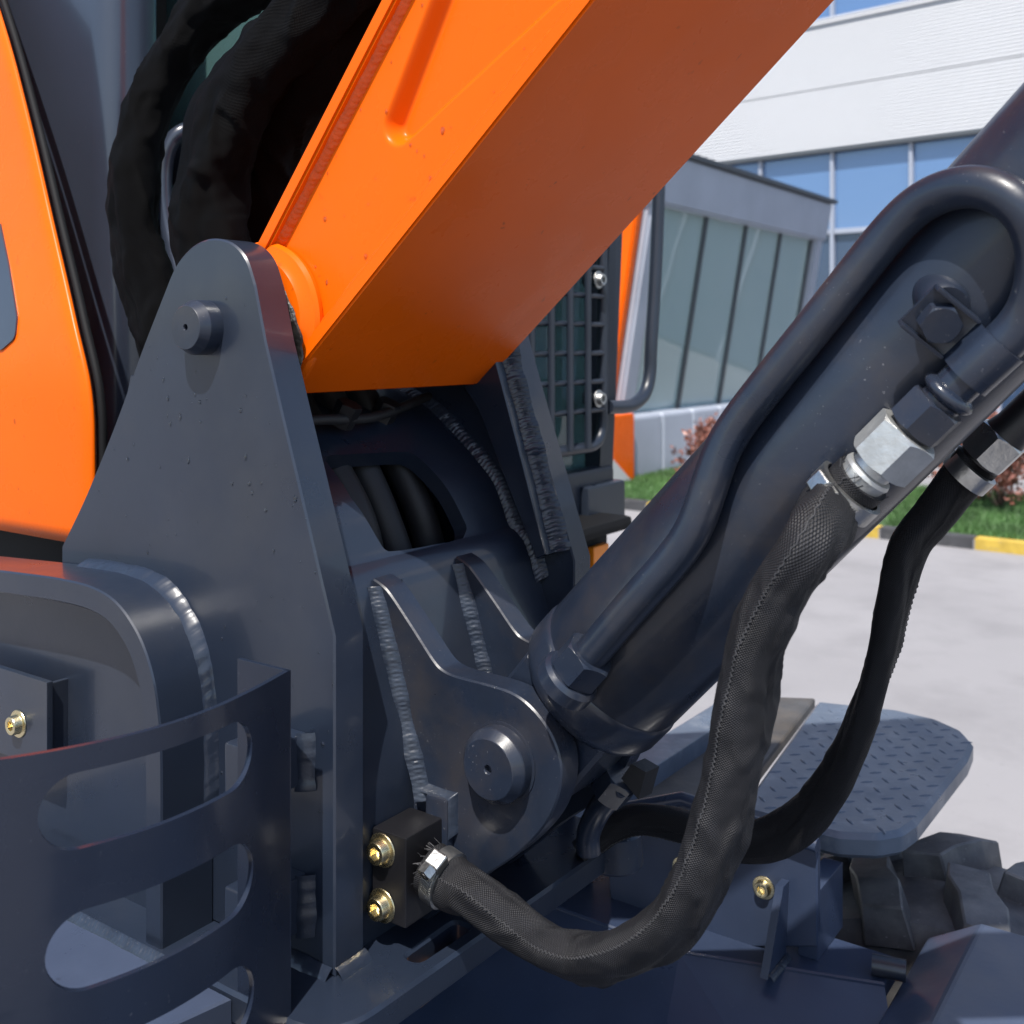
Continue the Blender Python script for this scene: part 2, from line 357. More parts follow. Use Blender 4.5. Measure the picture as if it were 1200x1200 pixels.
def rows_sheet(name, ts, afn, bfn, lo, hi, inhole, mp, m, parent, thick, n=(10, 14, 6), **kw):
    """sheet with stacked openings: rows t, columns from lo to a(t), a to b, b to hi; the middle is left out inside an opening"""
    V = []; Fc = []; nc = sum(n)
    for t in ts:
        a, b = afn(t), bfn(t)
        cs = [lo + (a - lo) * k / n[0] for k in range(n[0])] + [a + (b - a) * k / n[1] for k in range(n[1])] + [b + (hi - b) * k / n[2] for k in range(n[2] + 1)]
        V += [mp(c, t) for c in cs]
    W = nc + 1
    for i in range(len(ts) - 1):
        h = inhole((ts[i] + ts[i + 1]) / 2)
        for k in range(nc):
            if h and n[0] <= k < n[0] + n[1]: continue
            Fc.append((i * W + k, i * W + k + 1, (i + 1) * W + k + 1, (i + 1) * W + k))
    o = mk(name, V, Fc, m, parent, 30, **kw)
    md = o.modifiers.new('thickness', 'SOLIDIFY'); md.thickness = thick; md.offset = 0
    md = o.modifiers.new('split', 'EDGE_SPLIT'); md.split_angle = math.radians(40)
    return o
def drops(name, pts, nrm, parent, rmin=.0008, rmax=.0026, m=None):
    V = []; Fc = []; nrm = Vector(nrm).normalized(); dn = (Vector((0, 0, -1)) - nrm * nrm.dot(Vector((0, 0, -1)))); dn = dn.normalized() if dn.length > .1 else nrm.orthogonal().normalized(); sd_ = nrm.cross(dn)
    for p in pts:
        r = rmin + (rmax - rmin) * random.random() ** 2.5; st = 1 + random.random() * .9; b = len(V); sg = 8
        for lv, (rr, hh) in enumerate(((1, -.1), (.85, .3), (.45, .5))):
            for k in range(sg):
                a = 2 * math.pi * k / sg; V.append(p + (sd_ * math.cos(a) * rr + dn * math.sin(a) * rr * st) * r + nrm * hh * r)
        V.append(p + nrm * .55 * r)
        for lv in range(2):
            for k in range(sg): Fc.append((b + lv * sg + k, b + lv * sg + (k + 1) % sg, b + (lv + 1) * sg + (k + 1) % sg, b + (lv + 1) * sg + k))
        for k in range(sg): Fc.append((b + 16 + k, b + 16 + (k + 1) % sg, b + 24))
    return mk(name, V, Fc, m or M['drop'], parent, 60, kind='stuff')
def inpoly(x, z, P):
    c = False; j = len(P) - 1
    for i in range(len(P)):
        if (P[i][1] > z) != (P[j][1] > z) and x < (P[j][0] - P[i][0]) * (z - P[i][1]) / (P[j][1] - P[i][1]) + P[i][0]: c = not c
        j = i
    return c
#SETTING
# ================================================================ the setting
def sheet(name, x0, x1, y0, y1, z, m, **kw):
    return mk(name, [(x0, y0, z), (x1, y0, z), (x1, y1, z), (x0, y1, z)], [(0, 1, 2, 3)], m, None, None, **kw)
sheet('pavement', -400, 400, -400, 400, 0, M['concrete'], kind='structure')
# kerb line on the ground
K0 = PZ(722, 597, 0); K1 = PZ(1200, 652, 0); kd = (K1 - K0).normalized(); kn = Vector((-kd.y, kd.x, 0))
kang = math.atan2(kd.y, kd.x)
kb = PZ(757, 600, 0); pitch = (PZ(1137, 646, 0) - kb).length / 4
KM = Matrix.Translation(kb) @ Matrix.Rotation(kang, 4, 'Z')
kerb = box('kerb', -6 * pitch, 9 * pitch, .005, .115, -.05, .075, M['concrete'], None, 0, KM, kind='structure')
for i in range(-6, 9):
    box('kerb_stone', i * pitch + .004, (i + 1) * pitch - .004, 0, .12, -.05, .095 + random.uniform(-.003, .003), M['kerb_y'] if i % 2 == 0 else M['kerb_k'], kerb, .012, KM)
lv = [KM @ Vector(p) for p in ((-9, .118, .07), (14, .118, .07), (14, 2.7, .09), (-9, 2.7, .09))]
mk('lawn', lv, [(0, 1, 2, 3)], M['soil'], None, None, kind='structure')
# grass blades where the lawn shows
V = []; Fc = []
def blade(p, h):
    a = random.random() * 6.283; lean = Vector((random.gauss(0, .35), random.gauss(0, .35), 1)) * h; s = Vector((math.cos(a), math.sin(a), 0)) * (.004 + .004 * random.random()); b = len(V)
    V.extend((p - s, p + s, p + lean)); Fc.append((b, b + 1, b + 2))
def in_front(p):      # inside the part of the lawn that shows
    r = p - CAM; d = r.dot(DV); return CEN + F * r.dot(RV) / d
cnt = 0
while cnt < 34000:
    p = KM @ Vector((random.uniform(-2.2, 5.0), random.uniform(.12, 2.65), .075)); u = in_front(p)
    if not (690 < u < 860 or 1040 < u < 1250): continue
    blade(p, random.uniform(.035, .08)); cnt += 1
mk('grass', V, Fc, M['grass'], None, None, recalc=False, kind='stuff', label='short green grass on the lawn behind the kerb', cat='grass')
# red-leaved shrubs
def shrub(base, h, rad, label, seed):
    rnd = random.Random(seed); e = empty('red_shrub', base, label, 'shrub', 'red-leaved shrubs along the lawn')
    tv = []; tf = []; lvs = {k: ([], []) for k in ('leaf_red', 'leaf_pink', 'leaf_green')}
    for s in range(46):
        a = rnd.random() * 6.283; el = rnd.uniform(.15, 1.5); L = rnd.uniform(.6, 1.05)
        tip = base + Vector((math.cos(a) * math.cos(el) * rad * L, math.sin(a) * math.cos(el) * rad * L, h * (.2 + .8 * math.sin(el)) * (.75 + .3 * rnd.random())))
        b = len(tv); sdv = Vector((-math.sin(a), math.cos(a), 0)) * .006
        tv += [base - sdv, base + sdv, base + Vector((0, 0, .012)), tip]; tf += [(b, b + 1, b + 3), (b + 1, b + 2, b + 3), (b + 2, b, b + 3)]
        d0 = (tip - base).normalized()
        for q in range(40):
            t = rnd.uniform(.45, 1.02) ** .7; c = base.lerp(tip, t) + Vector((rnd.gauss(0, .03), rnd.gauss(0, .03), rnd.gauss(0, .025)))
            ld = (d0 + Vector((rnd.gauss(0, .7), rnd.gauss(0, .7), rnd.gauss(.3, .6)))).normalized(); sv_ = ld.cross(Vector((rnd.gauss(0, 1), rnd.gauss(0, 1), rnd.gauss(0, 1)))).normalized()
            ln = rnd.uniform(.035, .07); wd = ln * .28
            key = 'leaf_green' if t < .6 and rnd.random() < .7 else ('leaf_pink' if rnd.random() < .3 + .35 * (t > .95) else 'leaf_red')
            LV, LF = lvs[key]; b = len(LV); LV += [c, c + ld * ln * .5 + sv_ * wd, c + ld * ln, c + ld * ln * .5 - sv_ * wd]; LF.append((b, b + 1, b + 2, b + 3))
    mk('stems', tv, tf, M['twig'], e, None)
    for k, nm in (('leaf_red', 'foliage'), ('leaf_pink', 'young_foliage'), ('leaf_green', 'inner_foliage')): mk(nm, lvs[k][0], lvs[k][1], M[k], e, None, recalc=False, kind='stuff')
for i, (u, d, h, r, lb) in enumerate(((1130, 10.2, .95, .42, 'red-leaved shrub beside the black hose sleeve, its lower twigs bare'), (1172, 9.75, .86, .42, 'low red-leaved shrub in front of the others on the lawn'), (1222, 10.1, 1.02, .52, 'tall rounded red-leaved shrub on the lawn above the yellow kerb stone'), (828, 11.2, .74, .36, 'pink-tipped red shrub in front of the grey cladding of the glass pavilion'))):
    p = PD(u, HOR, d); p.z = .08; shrub(p, h, r, lb, i + 3)
# ---------------------------------------------------------------- main building
A0 = math.radians(48.2); e1 = (RV * math.sin(A0) - DV * math.cos(A0)).normalized(); en = (-RV * math.cos(A0) - DV * math.sin(A0)).normalized()
Q0 = PD(970, HOR, 22.0); Q0.z = 0
bang = math.atan2(e1.y, e1.x); BM = Matrix.Translation(Q0) @ Matrix.Rotation(bang, 4, 'Z')      # local +x along the facade (to the right), -y towards the camera side
if (BM.to_3x3() @ Vector((0, -1, 0))).dot(en) < 0: print('FACADE FLIP')
ob = empty('office_building', Q0, 'long white office building with ribbon windows behind the glass pavilion', 'building')
zt = 5.45; ztr = 3.83; zu = 8.06; PW = 1.62
box('wall', -24, 20, .35, 12, 0, 14, M['bwhite'], ob, 0, BM)
for r_, (z0, z1) in enumerate(((zt + .06, 6.75), (6.76, zu))):
    for i in range(-2, 2): box('cladding_panel', i * 14 + 4.004, (i + 1) * 14 + 3.996, .02, .36, z0, z1, M['bwhite'], ob, .006, BM)
box('coping', -22, 20, -.03, .3, zu + .002, zu + .09, M['bwhite'], ob, .01, BM)
box('window_head', -22, 20, -.03, .3, zt - .01, zt + .058, M['mull'], ob, .005, BM)
for i in range(-13, 12):
    x = i * PW + .05
    box('window_pane', x + .035, x + PW - .035, .16, .18, ztr + .05, zt - .012, M['glass_sky'], ob, 0, BM)
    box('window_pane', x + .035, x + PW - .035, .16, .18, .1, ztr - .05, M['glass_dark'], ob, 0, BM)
    box('window_pane', x + .035, x + PW - .035, .16, .18, zu + .15, 10.5, M['glass_sky'], ob, 0, BM)
    box('mullion', x - .034, x + .034, .06, .24, 0, zt - .012, M['frame_l'], ob, .006, BM)
    box('mullion', x - .034, x + .034, .06, .24, zu + .093, 10.5, M['frame_l'], ob, .006, BM)
    box('transom', x + .05, x + PW - .05, .07, .23, ztr - .05, ztr + .05, M['frame_l'], ob, .006, BM)
    box('transom', x + .05, x + PW - .05, .07, .23, zu + .093, zu + .15, M['frame_l'], ob, .006, BM)
box('cladding_panel', -22, 20, .02, .36, 10.51, 14, M['bwhite'], ob, .006, BM)
# ---------------------------------------------------------------- glass pavilion: long face along Y, leaning outwards (+X) at the top
PXP = -5.1; YA = PX(722, 470, PXP).y; YB = PX(924, 470, PXP).y; ZB = .80; ZG = 3.10; ZR = 3.66; LEAN = .167
pv = empty('glass_pavilion', (PXP - 2, (YA + YB) / 2, 0), 'small glass entrance pavilion with leaning grey frame and orange fin', 'pavilion')
def lean(y0, y1, z0, z1, off0, off1, name, m, bev=.01):
    v, f = [], []
    for z in (z0, z1):
        dx = (z - ZB) * LEAN
        for y in (y0, y1):
            for o_ in (off0, off1): v.append((PXP + dx + o_, y, z))
    f = [(0, 1, 3, 2), (4, 6, 7, 5), (0, 4, 5, 1), (2, 3, 7, 6), (0, 2, 6, 4), (1, 5, 7, 3)]
    me = bpy.data.meshes.new(name); me.from_pydata(v, [], f); bm = bmesh.new(); bm.from_mesh(me); bmesh.ops.recalc_face_normals(bm, faces=bm.faces)
    if bev: bmesh.ops.bevel(bm, geom=bm.edges[:], offset=bev, segments=2, affect='EDGES')
    bm.to_mesh(me); bm.free(); me.materials.append(m); smooth(me, 40); return link(bpy.data.objects.new(name, me), pv)
ys = [YA + .36] + [PX(u, 400, PXP + (1.6 - ZB) * LEAN).y for u in (789.5, 840, 886)] + [YB - .05]
ys = [YA + .36 + (YB - .41 - YA) * k / 4 for k in range(5)]
lean(YA, YA + .3, ZB - .1, ZG + .3, -.22, .06, 'frame_column', M['clad_grey'], .03)
lean(YB - .02, YB + .26, ZB - .1, ZG + .3, -.22, .06, 'frame_column', M['clad_grey'], .03)
npan = 1
for k in range(npan):
    y0 = YA - .06 + (YB - YA + .36) * k / npan; y1 = YA - .06 + (YB - YA + .36) * (k + 1) / npan
    lean(y0 + .006, y1 - .006, ZG, ZR, -.35, .10, 'roof_fascia', M['clad_grey'], .03)
for k in range(7):
    y0 = YA - .06 + (YB - YA + .36) * k / 7; y1 = YA - .06 + (YB - YA + .36) * (k + 1) / 7
    box('base_cladding', PXP - .3, PXP + .2, y0 + .002, y1 - .002, .05, ZB - .02, M['clad_grey'], pv, .06, seg=3)
lean(YA - .1, YB + .34, ZR - .005, ZR + .05, -.5, .16, 'roof_edge', M['mull'])
box('roof_strip', PXP - 5, PXP - 4.6, YA - .05, YB + .4, ZR - .15, ZR - .05, M['clad_grey'], pv, 0)  # rear strip only: roof left open so sunlight brightens the interior
box('floor', PXP - 5, PXP - .31, YA, YB + .3, .05, .3, M['floor_in'], pv, 0)
for k in range(4): lean(ys[k] + .03, ys[k + 1] - .03, ZB - .02, ZG + .01, -.06, -.04, 'glass_pane', M['glass_pav'], 0)
for k in range(0, 5): lean(ys[k] - .035, ys[k] + .035, ZB - .02, ZG + .01, -.09, .0, 'mullion', M['mull'], .008)
# inside: posts, rails and braces of the back wall, seen through the glass
box('back_wall', PXP - 4.2, PXP - 4.0, YA, YB + 1.2, .3, 2.3, M['inside'], pv, 0)
for k in range(5):
    y = YA + .7 + 1.25 * k; box('post', PXP - 1.5, PXP - 1.38, y - .07, y + .07, .3, ZG + .4, M['inside'], pv, .01)
for z in (1.05, 2.35): box('rail', PXP - 1.46, PXP - 1.36, YA + .2, YB, z - .05, z + .05, M['clad_grey'], pv, .01)
for k in range(3):
    y = YA + .4 + 1.9 * k; sweep('brace', [Vector((PXP - 1.2, y, 2.3)), Vector((PXP - .35, y + 1.6, 3.25))], .06, M['clad_grey'], pv, 8)
# orange fin at its end
box('orange_fin', PXP - .5, PXP + .28, YA - .62, YA - .08, .05, ZB + .02, M['orange'], pv, .03)
lean(YA - .16, YA - .02, ZB + .02, ZR - .01, -.5, -.02, 'orange_fin', M['orange'], .02)
rw = [PX(u, v, PXP + .34) for u, v in ((690, 505), (740, 563), (690, 566))]; mk('white_ramp', rw + [p - Vector((.2, 0, 0)) for p in rw], [(0, 1, 2), (3, 5, 4), (0, 3, 4, 1), (1, 4, 5, 2), (2, 5, 3, 0)], M['skylight'], pv, None)
# ================================================================ the excavator
EX = empty('excavator', (0.0, 0.4, 0.0), 'orange and slate wheeled excavator standing on the pavement, its boom raised', 'excavator')
YN = .038; YF0, YF1 = .400, .438; YC = .205
PIN = PY(235, 382, 0); PIN.y = 0
# ---- tower plates
top_px = [(193, 340), (205, 312), (222, 291), (240, 281), (258, 280), (275, 287), (289, 304), (299, 335)]
tp = [Vector((x, z)) for x, z in XZ(top_px, 0)]
arc = crom([tp[0] + (tp[0] - tp[1]) * .2] + tp + [tp[-1] + (tp[-1] - tp[-2]) * .2], 6)[6:-6]
right = [Vector(q) for q in XZ([(311, 400), (330, 482), (350, 566), (392, 746), (393, 1146)], 0)]
zbot = right[-1].y; right[-1].x = right[-2].x
left = crom([Vector(q) for q in XZ([(72, 640), (96, 590), (118, 538), (140, 482), (165, 412), (193, 340)], 0)], 5)[:-1]
tower = [tuple(p) for p in arc + right + [Vector((left[0].x, zbot))] + left]
tn = plate('tower_plate', tower, 0, YN, M['slate'], EX, .0018, label='near side tower plate with the upper boom pin')
tf = plate('tower_plate', tower, YF0, YF1, M['slate'], EX, .0018, label='far side tower plate with a welded doubler')
def pinlathe(parent, c, y, r, prot, name):
    mt = frame((c.x, y, c.z), (0, -1, 0))
    lathe(name, [(r, -.03), (r, prot * .55), (r * .985, prot * .62), (r * .80, prot * .98), (r * .78, prot), (r * .13, prot), (r * .11, prot - .001), (r * .11, prot - .006)], mt, M['slate2'], parent, 56, 14)
pinlathe(tn, PY(241, 384, 0), 0, .0265, .024, 'pivot_pin')
pts = []
while len(pts) < 150:
    x, z = random.uniform(-.2, .2), random.uniform(1.12, 1.68)
    if inpoly(x, z, tower) and abs(noise.noise(Vector((x * 9, z * 9, 3)))) > .06: pts.append(Vector((x, 0, z)))
drops('water_drops', pts, (0, -1, 0), tn, .0008, .0025)
# front edge face drops
# doubler on the inside of the far plate
dbl = [Vector(q) for q in XZ([(560, 330), (583, 430), (612, 540), (640, 650), (628, 655), (560, 480), (520, 420), (500, 330)], .372)]
dp = plate('doubler_plate', [tuple(p) for p in dbl], .372, .3995, M['slate'], EX, .0015)
ew = [Vector((dbl[i].x, YF0, dbl[i].y)) for i in (0, 1, 2, 3)]
weld(ew, (0.97, 0, .2), (0, -1, 0), .018, M['slate_edge'], dp, .006, depth=.22)
# ---- cross web between the plates
wp = [Vector(q) for q in XZ([(420, 440), (495, 478), (540, 522), (575, 565), (597, 618)], YF0)] + [Vector(q) + Vector((-.011, 0)) for q in XZ([(438, 686), (452, 740), (466, 800), (482, 870), (486, 935), (484, 1080)], .12)]
print('web', [(round(p.x, 3), round(p.y, 3)) for p in wp])
wprof = resample([Vector((p.x, 0, p.y)) for p in crom([Vector((p.x, p.y, 0)) for p in wp], 8)], .003) if False else resample([Vector((p.x, 0, p.y)) for p in crom([Vector((q.x, q.y, 0)) for q in wp], 8)], .003)
SW = [0]
for a, b in zip(wprof, wprof[1:]): SW.append(SW[-1] + (b - a).length)
def web_at(s):
    for i in range(len(SW) - 1):
        if SW[i + 1] >= s: t = (s - SW[i]) / (SW[i + 1] - SW[i]); return wprof[i].lerp(wprof[i + 1], t)
    return wprof[-1]
def web_hit(u, v):
    best = None; r = ray(u, v)
    for i in range(len(wprof) - 1):
        a, b = wprof[i], wprof[i + 1]; nx, nz = -(b.z - a.z), (b.x - a.x); den = r.x * nx + r.z * nz
        if abs(den) < 1e-9: continue
        d = ((a.x - CAM.x) * nx + (a.z - CAM.z) * nz) / den; p = CAM + r * d
        t = ((p.x - a.x) * (b.x - a.x) + (p.z - a.z) * (b.z - a.z)) / ((b - a).length ** 2)
        if -.001 <= t <= 1.001 and d > 0 and (best is None or d < best[0]): best = (d, SW[i] + t * (b - a).length, p.y)
    return best[1], best[2]
hole = [Vector(web_hit(u, v)) for u, v in ((372, 542), (478, 536), (541, 622), (536, 640), (446, 653), (405, 590))]
smin = min(p.x for p in hole); smax = max(p.x for p in hole)
hole = [Vector((p.x, p.y)) for p in hole]
hf = fillet([(p.x, p.y, 0) for p in hole], [.012, .022, .012, .012, .016, .01], 6); hs0 = min(p.x for p in hf); hs1 = max(p.x for p in hf)
def hspan(s):
    s = min(hs1 - 1e-5, max(hs0 + 1e-5, s)); ys_ = []
    for i in range(len(hf)):
        a, b = hf[i - 1], hf[i]
        if (a.x - s) * (b.x - s) <= 0 and abs(a.x - b.x) > 1e-9: ys_.append(a.y + (b.y - a.y) * (s - a.x) / (b.x - a.x))
    return min(ys_), max(ys_)
ts = [hs0 * k / 10 for k in range(10)] + [hs0 + (hs1 - hs0) * (.5 - .5 * math.cos(math.pi * k / 40)) for k in range(41)] + [hs1 + (SW[-1] - hs1) * k / 40 for k in range(1, 41)]
web = rows_sheet('cross_web', ts, lambda s: hspan(s)[0], lambda s: hspan(s)[1], YN, YF0, lambda s: hs0 < s < hs1, lambda y, s: Vector((web_at(s).x, y, web_at(s).z)), M['slate'], EX, .02, label='cross web with an opening that shows black hoses')
# weld of web to the far plate
k0 = next(i for i, s in enumerate(SW) if s > .02); k1 = next((i for i, s in enumerate(SW) if s > .40), len(SW) - 1)
weld([p + Vector((.012, YF0, .004)) for p in wprof[k0:k1]], (0.8, 0, .6), (0, -1, 0), .0145, M['slate_edge'], web, .006, depth=.22)
weld([p + Vector((.012, YN, .004)) for p in wprof[k0:k1]], (0.8, 0, .6), (0, 1, 0), .007, M['slate_edge'], web, .006)
# hoses behind the opening
for i, y in enumerate((.10, .15, .2, .252, .31)):
    sweep('inner_hose', crom([Vector((-.10 + .01 * (i % 2), y - .03, 1.60)), Vector((-.045, y - .01, 1.50)), Vector((.008 + .006 * (i % 3), y, 1.40)), Vector((.028 + .005 * (i % 2), y + .012, 1.31)), Vector((.03, y + .02, 1.2))], 10), .0185, M['rubber'], EX, 18)
box('inner_back_plate', -.16, -.14, YN, YF0, 1.05, 1.50, M['slate'], EX, 0)
# upper fittings between the plates, under the boom
for i, (y, x, z) in enumerate(((.12, -.02, 1.512), (.2, -.01, 1.518), (.29, -.03, 1.515))):
    nut('hose_fitting', (x, y, z - .012), (.5, .1, .9), .026, .028, M['black'], EX)
sweep('grease_line', crom([Vector((-.02, .06, 1.505)), Vector((.005, .14, 1.515)), Vector((-.005, .25, 1.512)), Vector((-.03, .38, 1.53))], 10), .006, M['rubber'], EX, 10)
# ---- cylinder lugs
lug_px = [(437, 678), (447, 685), (458, 697), (485, 738), (508, 774), (520, 786), (536, 793), (563, 800), (598, 811), (622, 828), (643, 855), (655, 883), (658, 908), (653, 938), (636, 971), (604, 1003), (560, 1033), (500, 1080), (395, 1100), (395, 950), (415, 720)]
YL = .12
lug = XZ(lug_px, YL)
lug_s = [(p.x, p.y) for p in crom([Vector((x, z, 0)) for x, z in lug[:18]], 4)] + lug[18:]
LP = PY(588, 893, YL)
l1 = plate('cylinder_lug', lug_s, YL, YL + .03, M['slate2'], EX, .0016, label='near cylinder lug carrying the lower pin')
l2 = plate('cylinder_lug', lug_s, YL + .135, YL + .165, M['slate2'], EX, .0016)
pinlathe(l1, LP, YL, .0345, .022, 'cylinder_pin')
lathe('pin_washer', [(.0372, -.01), (.0372, .0012), (.034, .0016)], frame((LP.x, YL, LP.z), (0, -1, 0)), M['slate2'], l1, 56)
lw = [PY(u, v, YL) for u, v in ((438, 686), (452, 740), (466, 800), (482, 870), (497, 935))]
weld(lw, (0, -1, 0), (1, 0, .1), .0125, M['slate_edge'], l1, .005)
lw2 = [Vector((p.x, YL + .135, p.z)) for p in lw]
weld(lw2, (0, -1, 0), (1, 0, .1), .0125, M['slate_edge'], l2, .005)
weld([Vector((p.x + .004, YL + .03, p.z)) for p in lw[:3]], (0, 1, 0), (.9, 0, .1), .009, M['slate_edge'], l1, .006)
# ---- base plate
zb = zbot
bp = fillet([(.236, -.066, 0), (.252, .40, 0), (-.4, .40, 0), (-.4, -.066, 0)], [.055, .05, 0, 0], 10)
slot = fillet([(.205, .06, 0), (.222, .06, 0), (.226, .135, 0), (.205, .135, 0)], .008, 6)
base = plate('base_plate', [(p.x, p.y) for p in bp], zb - .028, zb, M['slate'], EX, .003, [[(p.x, p.y) for p in slot]], 'Z', label='thick rounded base plate under the tower')
box('base_underlay', .19, .232, .05, .15, zb - .034, zb - .0285, M['rust'], base, .002)
ear = [Vector((.245, .375, 0)) + Vector((math.cos(a), math.sin(a), 0)) * .032 for a in [math.pi * 2 * k / 28 for k in range(28)]]
plate('pivot_ear', [(p.x, p.y) for p in ear], zb - .03, zb + .012, M['slate2'], base, .003, (), 'Z')
weld([Vector((.1, -.002, zb)), Vector((.175, -.002, zb))], (0, -1, 0), (0, 0, 1), .010, M['slate'], base, .03, depth=.04)
weld([Vector((right[-1].x + .002, 0, zb)), Vector((right[-1].x + .002, YN, zb))], (1, 0, 0), (0, 0, 1), .010, M['slate'], base, .03, depth=.04)
floor_ = fillet([(.12, -.067, 0), (.08, -.26, 0), (-.4, -.26, 0), (-.4, -.067, 0)], [0, .05, 0, 0], 8)
plate('floor_plate', [(p.x, p.y) for p in floor_], zb - .03, zb - .004, M['beam'], EX, .002, (), 'Z')
weld([Vector((.03, -.068, zb - .004)), Vector((-.3, -.068, zb - .004))], (0, -1, 0), (0, 0, 1), .008, M['slate_edge'], base, .006)
# ---- boom
YB0, YB1 = .05, .39
B0 = Vector(XZ([(365, 415)], YB0)[0]); B1 = Vector(XZ([(695, 0)], YB0)[0]); T0 = Vector(XZ([(300, 285)], YB0)[0]); T1 = Vector(XZ([(445, 0)], YB0)[0])
bd = (B1 - B0).normalized(); td = (T1 - T0).normalized(); bn = Vector((bd.y, -bd.x)); tnv = Vector((-td.y, td.x))
def v3(p, y): return Vector((p.x, y, p.y))
TH = .016; BL = 1.5
def slab(name, p0, d, nrm, s0, s1, y0, y1, th, parent, m):
    """flange plate: outer face through p0 along d, thickness inwards"""
    o0, o1 = p0 + d * s0, p0 + d * s1; i0, i1 = o0 - nrm * th, o1 - nrm * th
    V = [v3(p, y) for y in (y0, y1) for p in (o0, o1, i1, i0)]
    me = bpy.data.meshes.new(name); me.from_pydata([tuple(v) for v in V], [], [(0, 1, 2, 3), (4, 7, 6, 5), (0, 4, 5, 1), (1, 5, 6, 2), (2, 6, 7, 3), (3, 7, 4, 0)])
    bm = bmesh.new(); bm.from_mesh(me); bmesh.ops.recalc_face_normals(bm, faces=bm.faces); bmesh.ops.bevel(bm, geom=bm.edges[:], offset=.0025, segments=2, affect='EDGES'); bm.to_mesh(me); bm.free()
    me.materials.append(m); smooth(me, 40); return link(bpy.data.objects.new(name, me), parent)
pin2 = Vector((PIN.x, PIN.z))
stan = (pin2 - B0).dot(bd)      # foot of the pin on the bottom line
IN = .014
# near side plate with a pressed recess
ap = Vector(XZ([(468, 146)], YB0 + IN)[0]); ld_ = (Vector(XZ([(521, 6)], YB0 + IN)[0]) - ap).normalized(); rd_ = (Vector(XZ([(620, 2)], YB0 + IN)[0]) - ap).normalized(); RR = .020
def recess(p):
    q = p - ap
    cr = lambda a, b: a.x * b.y - a.y * b.x
    if cr(rd_, q) >= 0 and cr(q, ld_) >= 0: dist = 0
    else:
        dist = min((q - d * max(0, q.dot(d))).length for d in (ld_, rd_))
    x = (RR - dist) / .013; x = max(0, min(1, x)); return .018 * x * x * (3 - 2 * x)
ns, nc = 330, 96; V = []; Fc = []
bdist = (pin2 - B0).dot(bn)
for i in range(ns + 1):
    f = i / ns; s = -.06 + .62 * (f / .85) if f < .85 else .56 + (BL - .56) * ((f - .85) / .15)
    pb = B0 + bd * s - bn * TH; pt = T0 + td * s - tnv * TH
    for j in range(nc + 1):
        p = pb.lerp(pt, j / nc); V.append(Vector((p.x, YB0 + IN + recess(p), p.y)))
for i in range(ns):
    for j in range(nc): a = i * (nc + 1) + j; Fc.append((a, a + 1, a + nc + 2, a + nc + 1))
boom = mk('boom', V, Fc, M['orange'], EX, 60, label='orange box-section boom with a pressed recess in its side')
nb = len(boom.data.polygons)
slab('bottom_flange', B0, bd, bn, stan - .005, BL, YB0, YB1, TH, boom, M['orange'])
slab('top_flange', T0, td, tnv, -.05, BL, YB0, YB1, TH, boom, M['orange'])
Vf = [v3(B0 + bd * -.06 - bn * TH, YB1 - IN), v3(B0 + bd * BL - bn * TH, YB1 - IN), v3(T0 + td * BL - tnv * TH, YB1 - IN), v3(T0 - td * .06 - tnv * TH, YB1 - IN)]
mk('side_plate', Vf, [(0, 1, 2, 3)], M['orange'], boom, None)
# rounded end round the pin, between the flanges
hubm = frame((PIN.x, YB0 + .001, PIN.z), (0, 1, 0))
lathe('hub_tube', [(.066, 0), (.068, .002), (.068, YB1 - YB0 - .004), (.066, YB1 - YB0 - .002)], hubm, M['orange'], boom, 48)
be0 = B0 + bd * (stan - .006); be1 = pin2 + Vector((-.02, -.06))
mk('end_plate', [v3(be0 - bn * .002, YB0 + .006), v3(be1, YB0 + .006), v3(be1, YB1 - .006), v3(be0 - bn * .002, YB1 - .006), v3(be0 - bn * .016, YB0 + .006), v3(be1 + Vector((0, .015)), YB0 + .006), v3(be1 + Vector((0, .015)), YB1 - .006), v3(be0 - bn * .016, YB1 - .006)], [(0, 1, 2, 3), (4, 5, 6, 7), (0, 1, 5, 4), (2, 3, 7, 6), (1, 2, 6, 5), (0, 3, 7, 4)], M['orange'], boom, None)
lathe('hub_ring', [(.05, .0), (.076, .0), (.080, -.003), (.081, -.008), (.078, -.012), (.070, -.0145), (.065, -.019), (.04, -.0195)], frame((PIN.x + .024, YB0 + IN + .001, PIN.z + .004), (0, 1, 0)), M['orange'], boom, 64)
# grease pressed out between plate and hub
V, Fc = lathe_geo([(.03, 0), (.066, 0), (.070, -.002), (.069, -.004), (.03, -.005)], 90)
for v in V:
    k = noise.noise(v * 60) * .006; rr = math.hypot(v.x, v.y)
    if rr > .05: v.x *= 1 + k / rr; v.y *= 1 + k / rr; v.z += noise.noise(v * 110) * .003
gm = frame((PIN.x + .026, YN + .007, PIN.z - .022), (0, 1, 0)); mk('grease_seal', [gm @ v for v in V], Fc, M['grease'], boom, 60)
V = []; Fc = []
# flange welds
weld([v3(B0 + bd * s - bn * TH, YB0 + IN) for s in (-.02, .3, .7)], (0, -1, 0), tuple(v3(-bn, 0)), .0105, M['orange_weld'], boom, .010, depth=.08)
weld([v3(T0 + td * s - tnv * TH, YB0 + IN) for s in (.0, .3, .7)], (0, -1, 0), tuple(v3(-tnv, 0)), .0085, M['orange_weld'], boom, .007)
pts = []
while len(pts) < 34:
    s = random.uniform(.0, .45); j = random.uniform(.05, .95); p = (B0 + bd * s).lerp(T0 + td * s, j)
    if recess(p) < 1e-5: pts.append(v3(p, YB0 + IN))
drops('water_drops', pts, (0, -1, 0), boom, .0009, .0026, M['drop_o'])
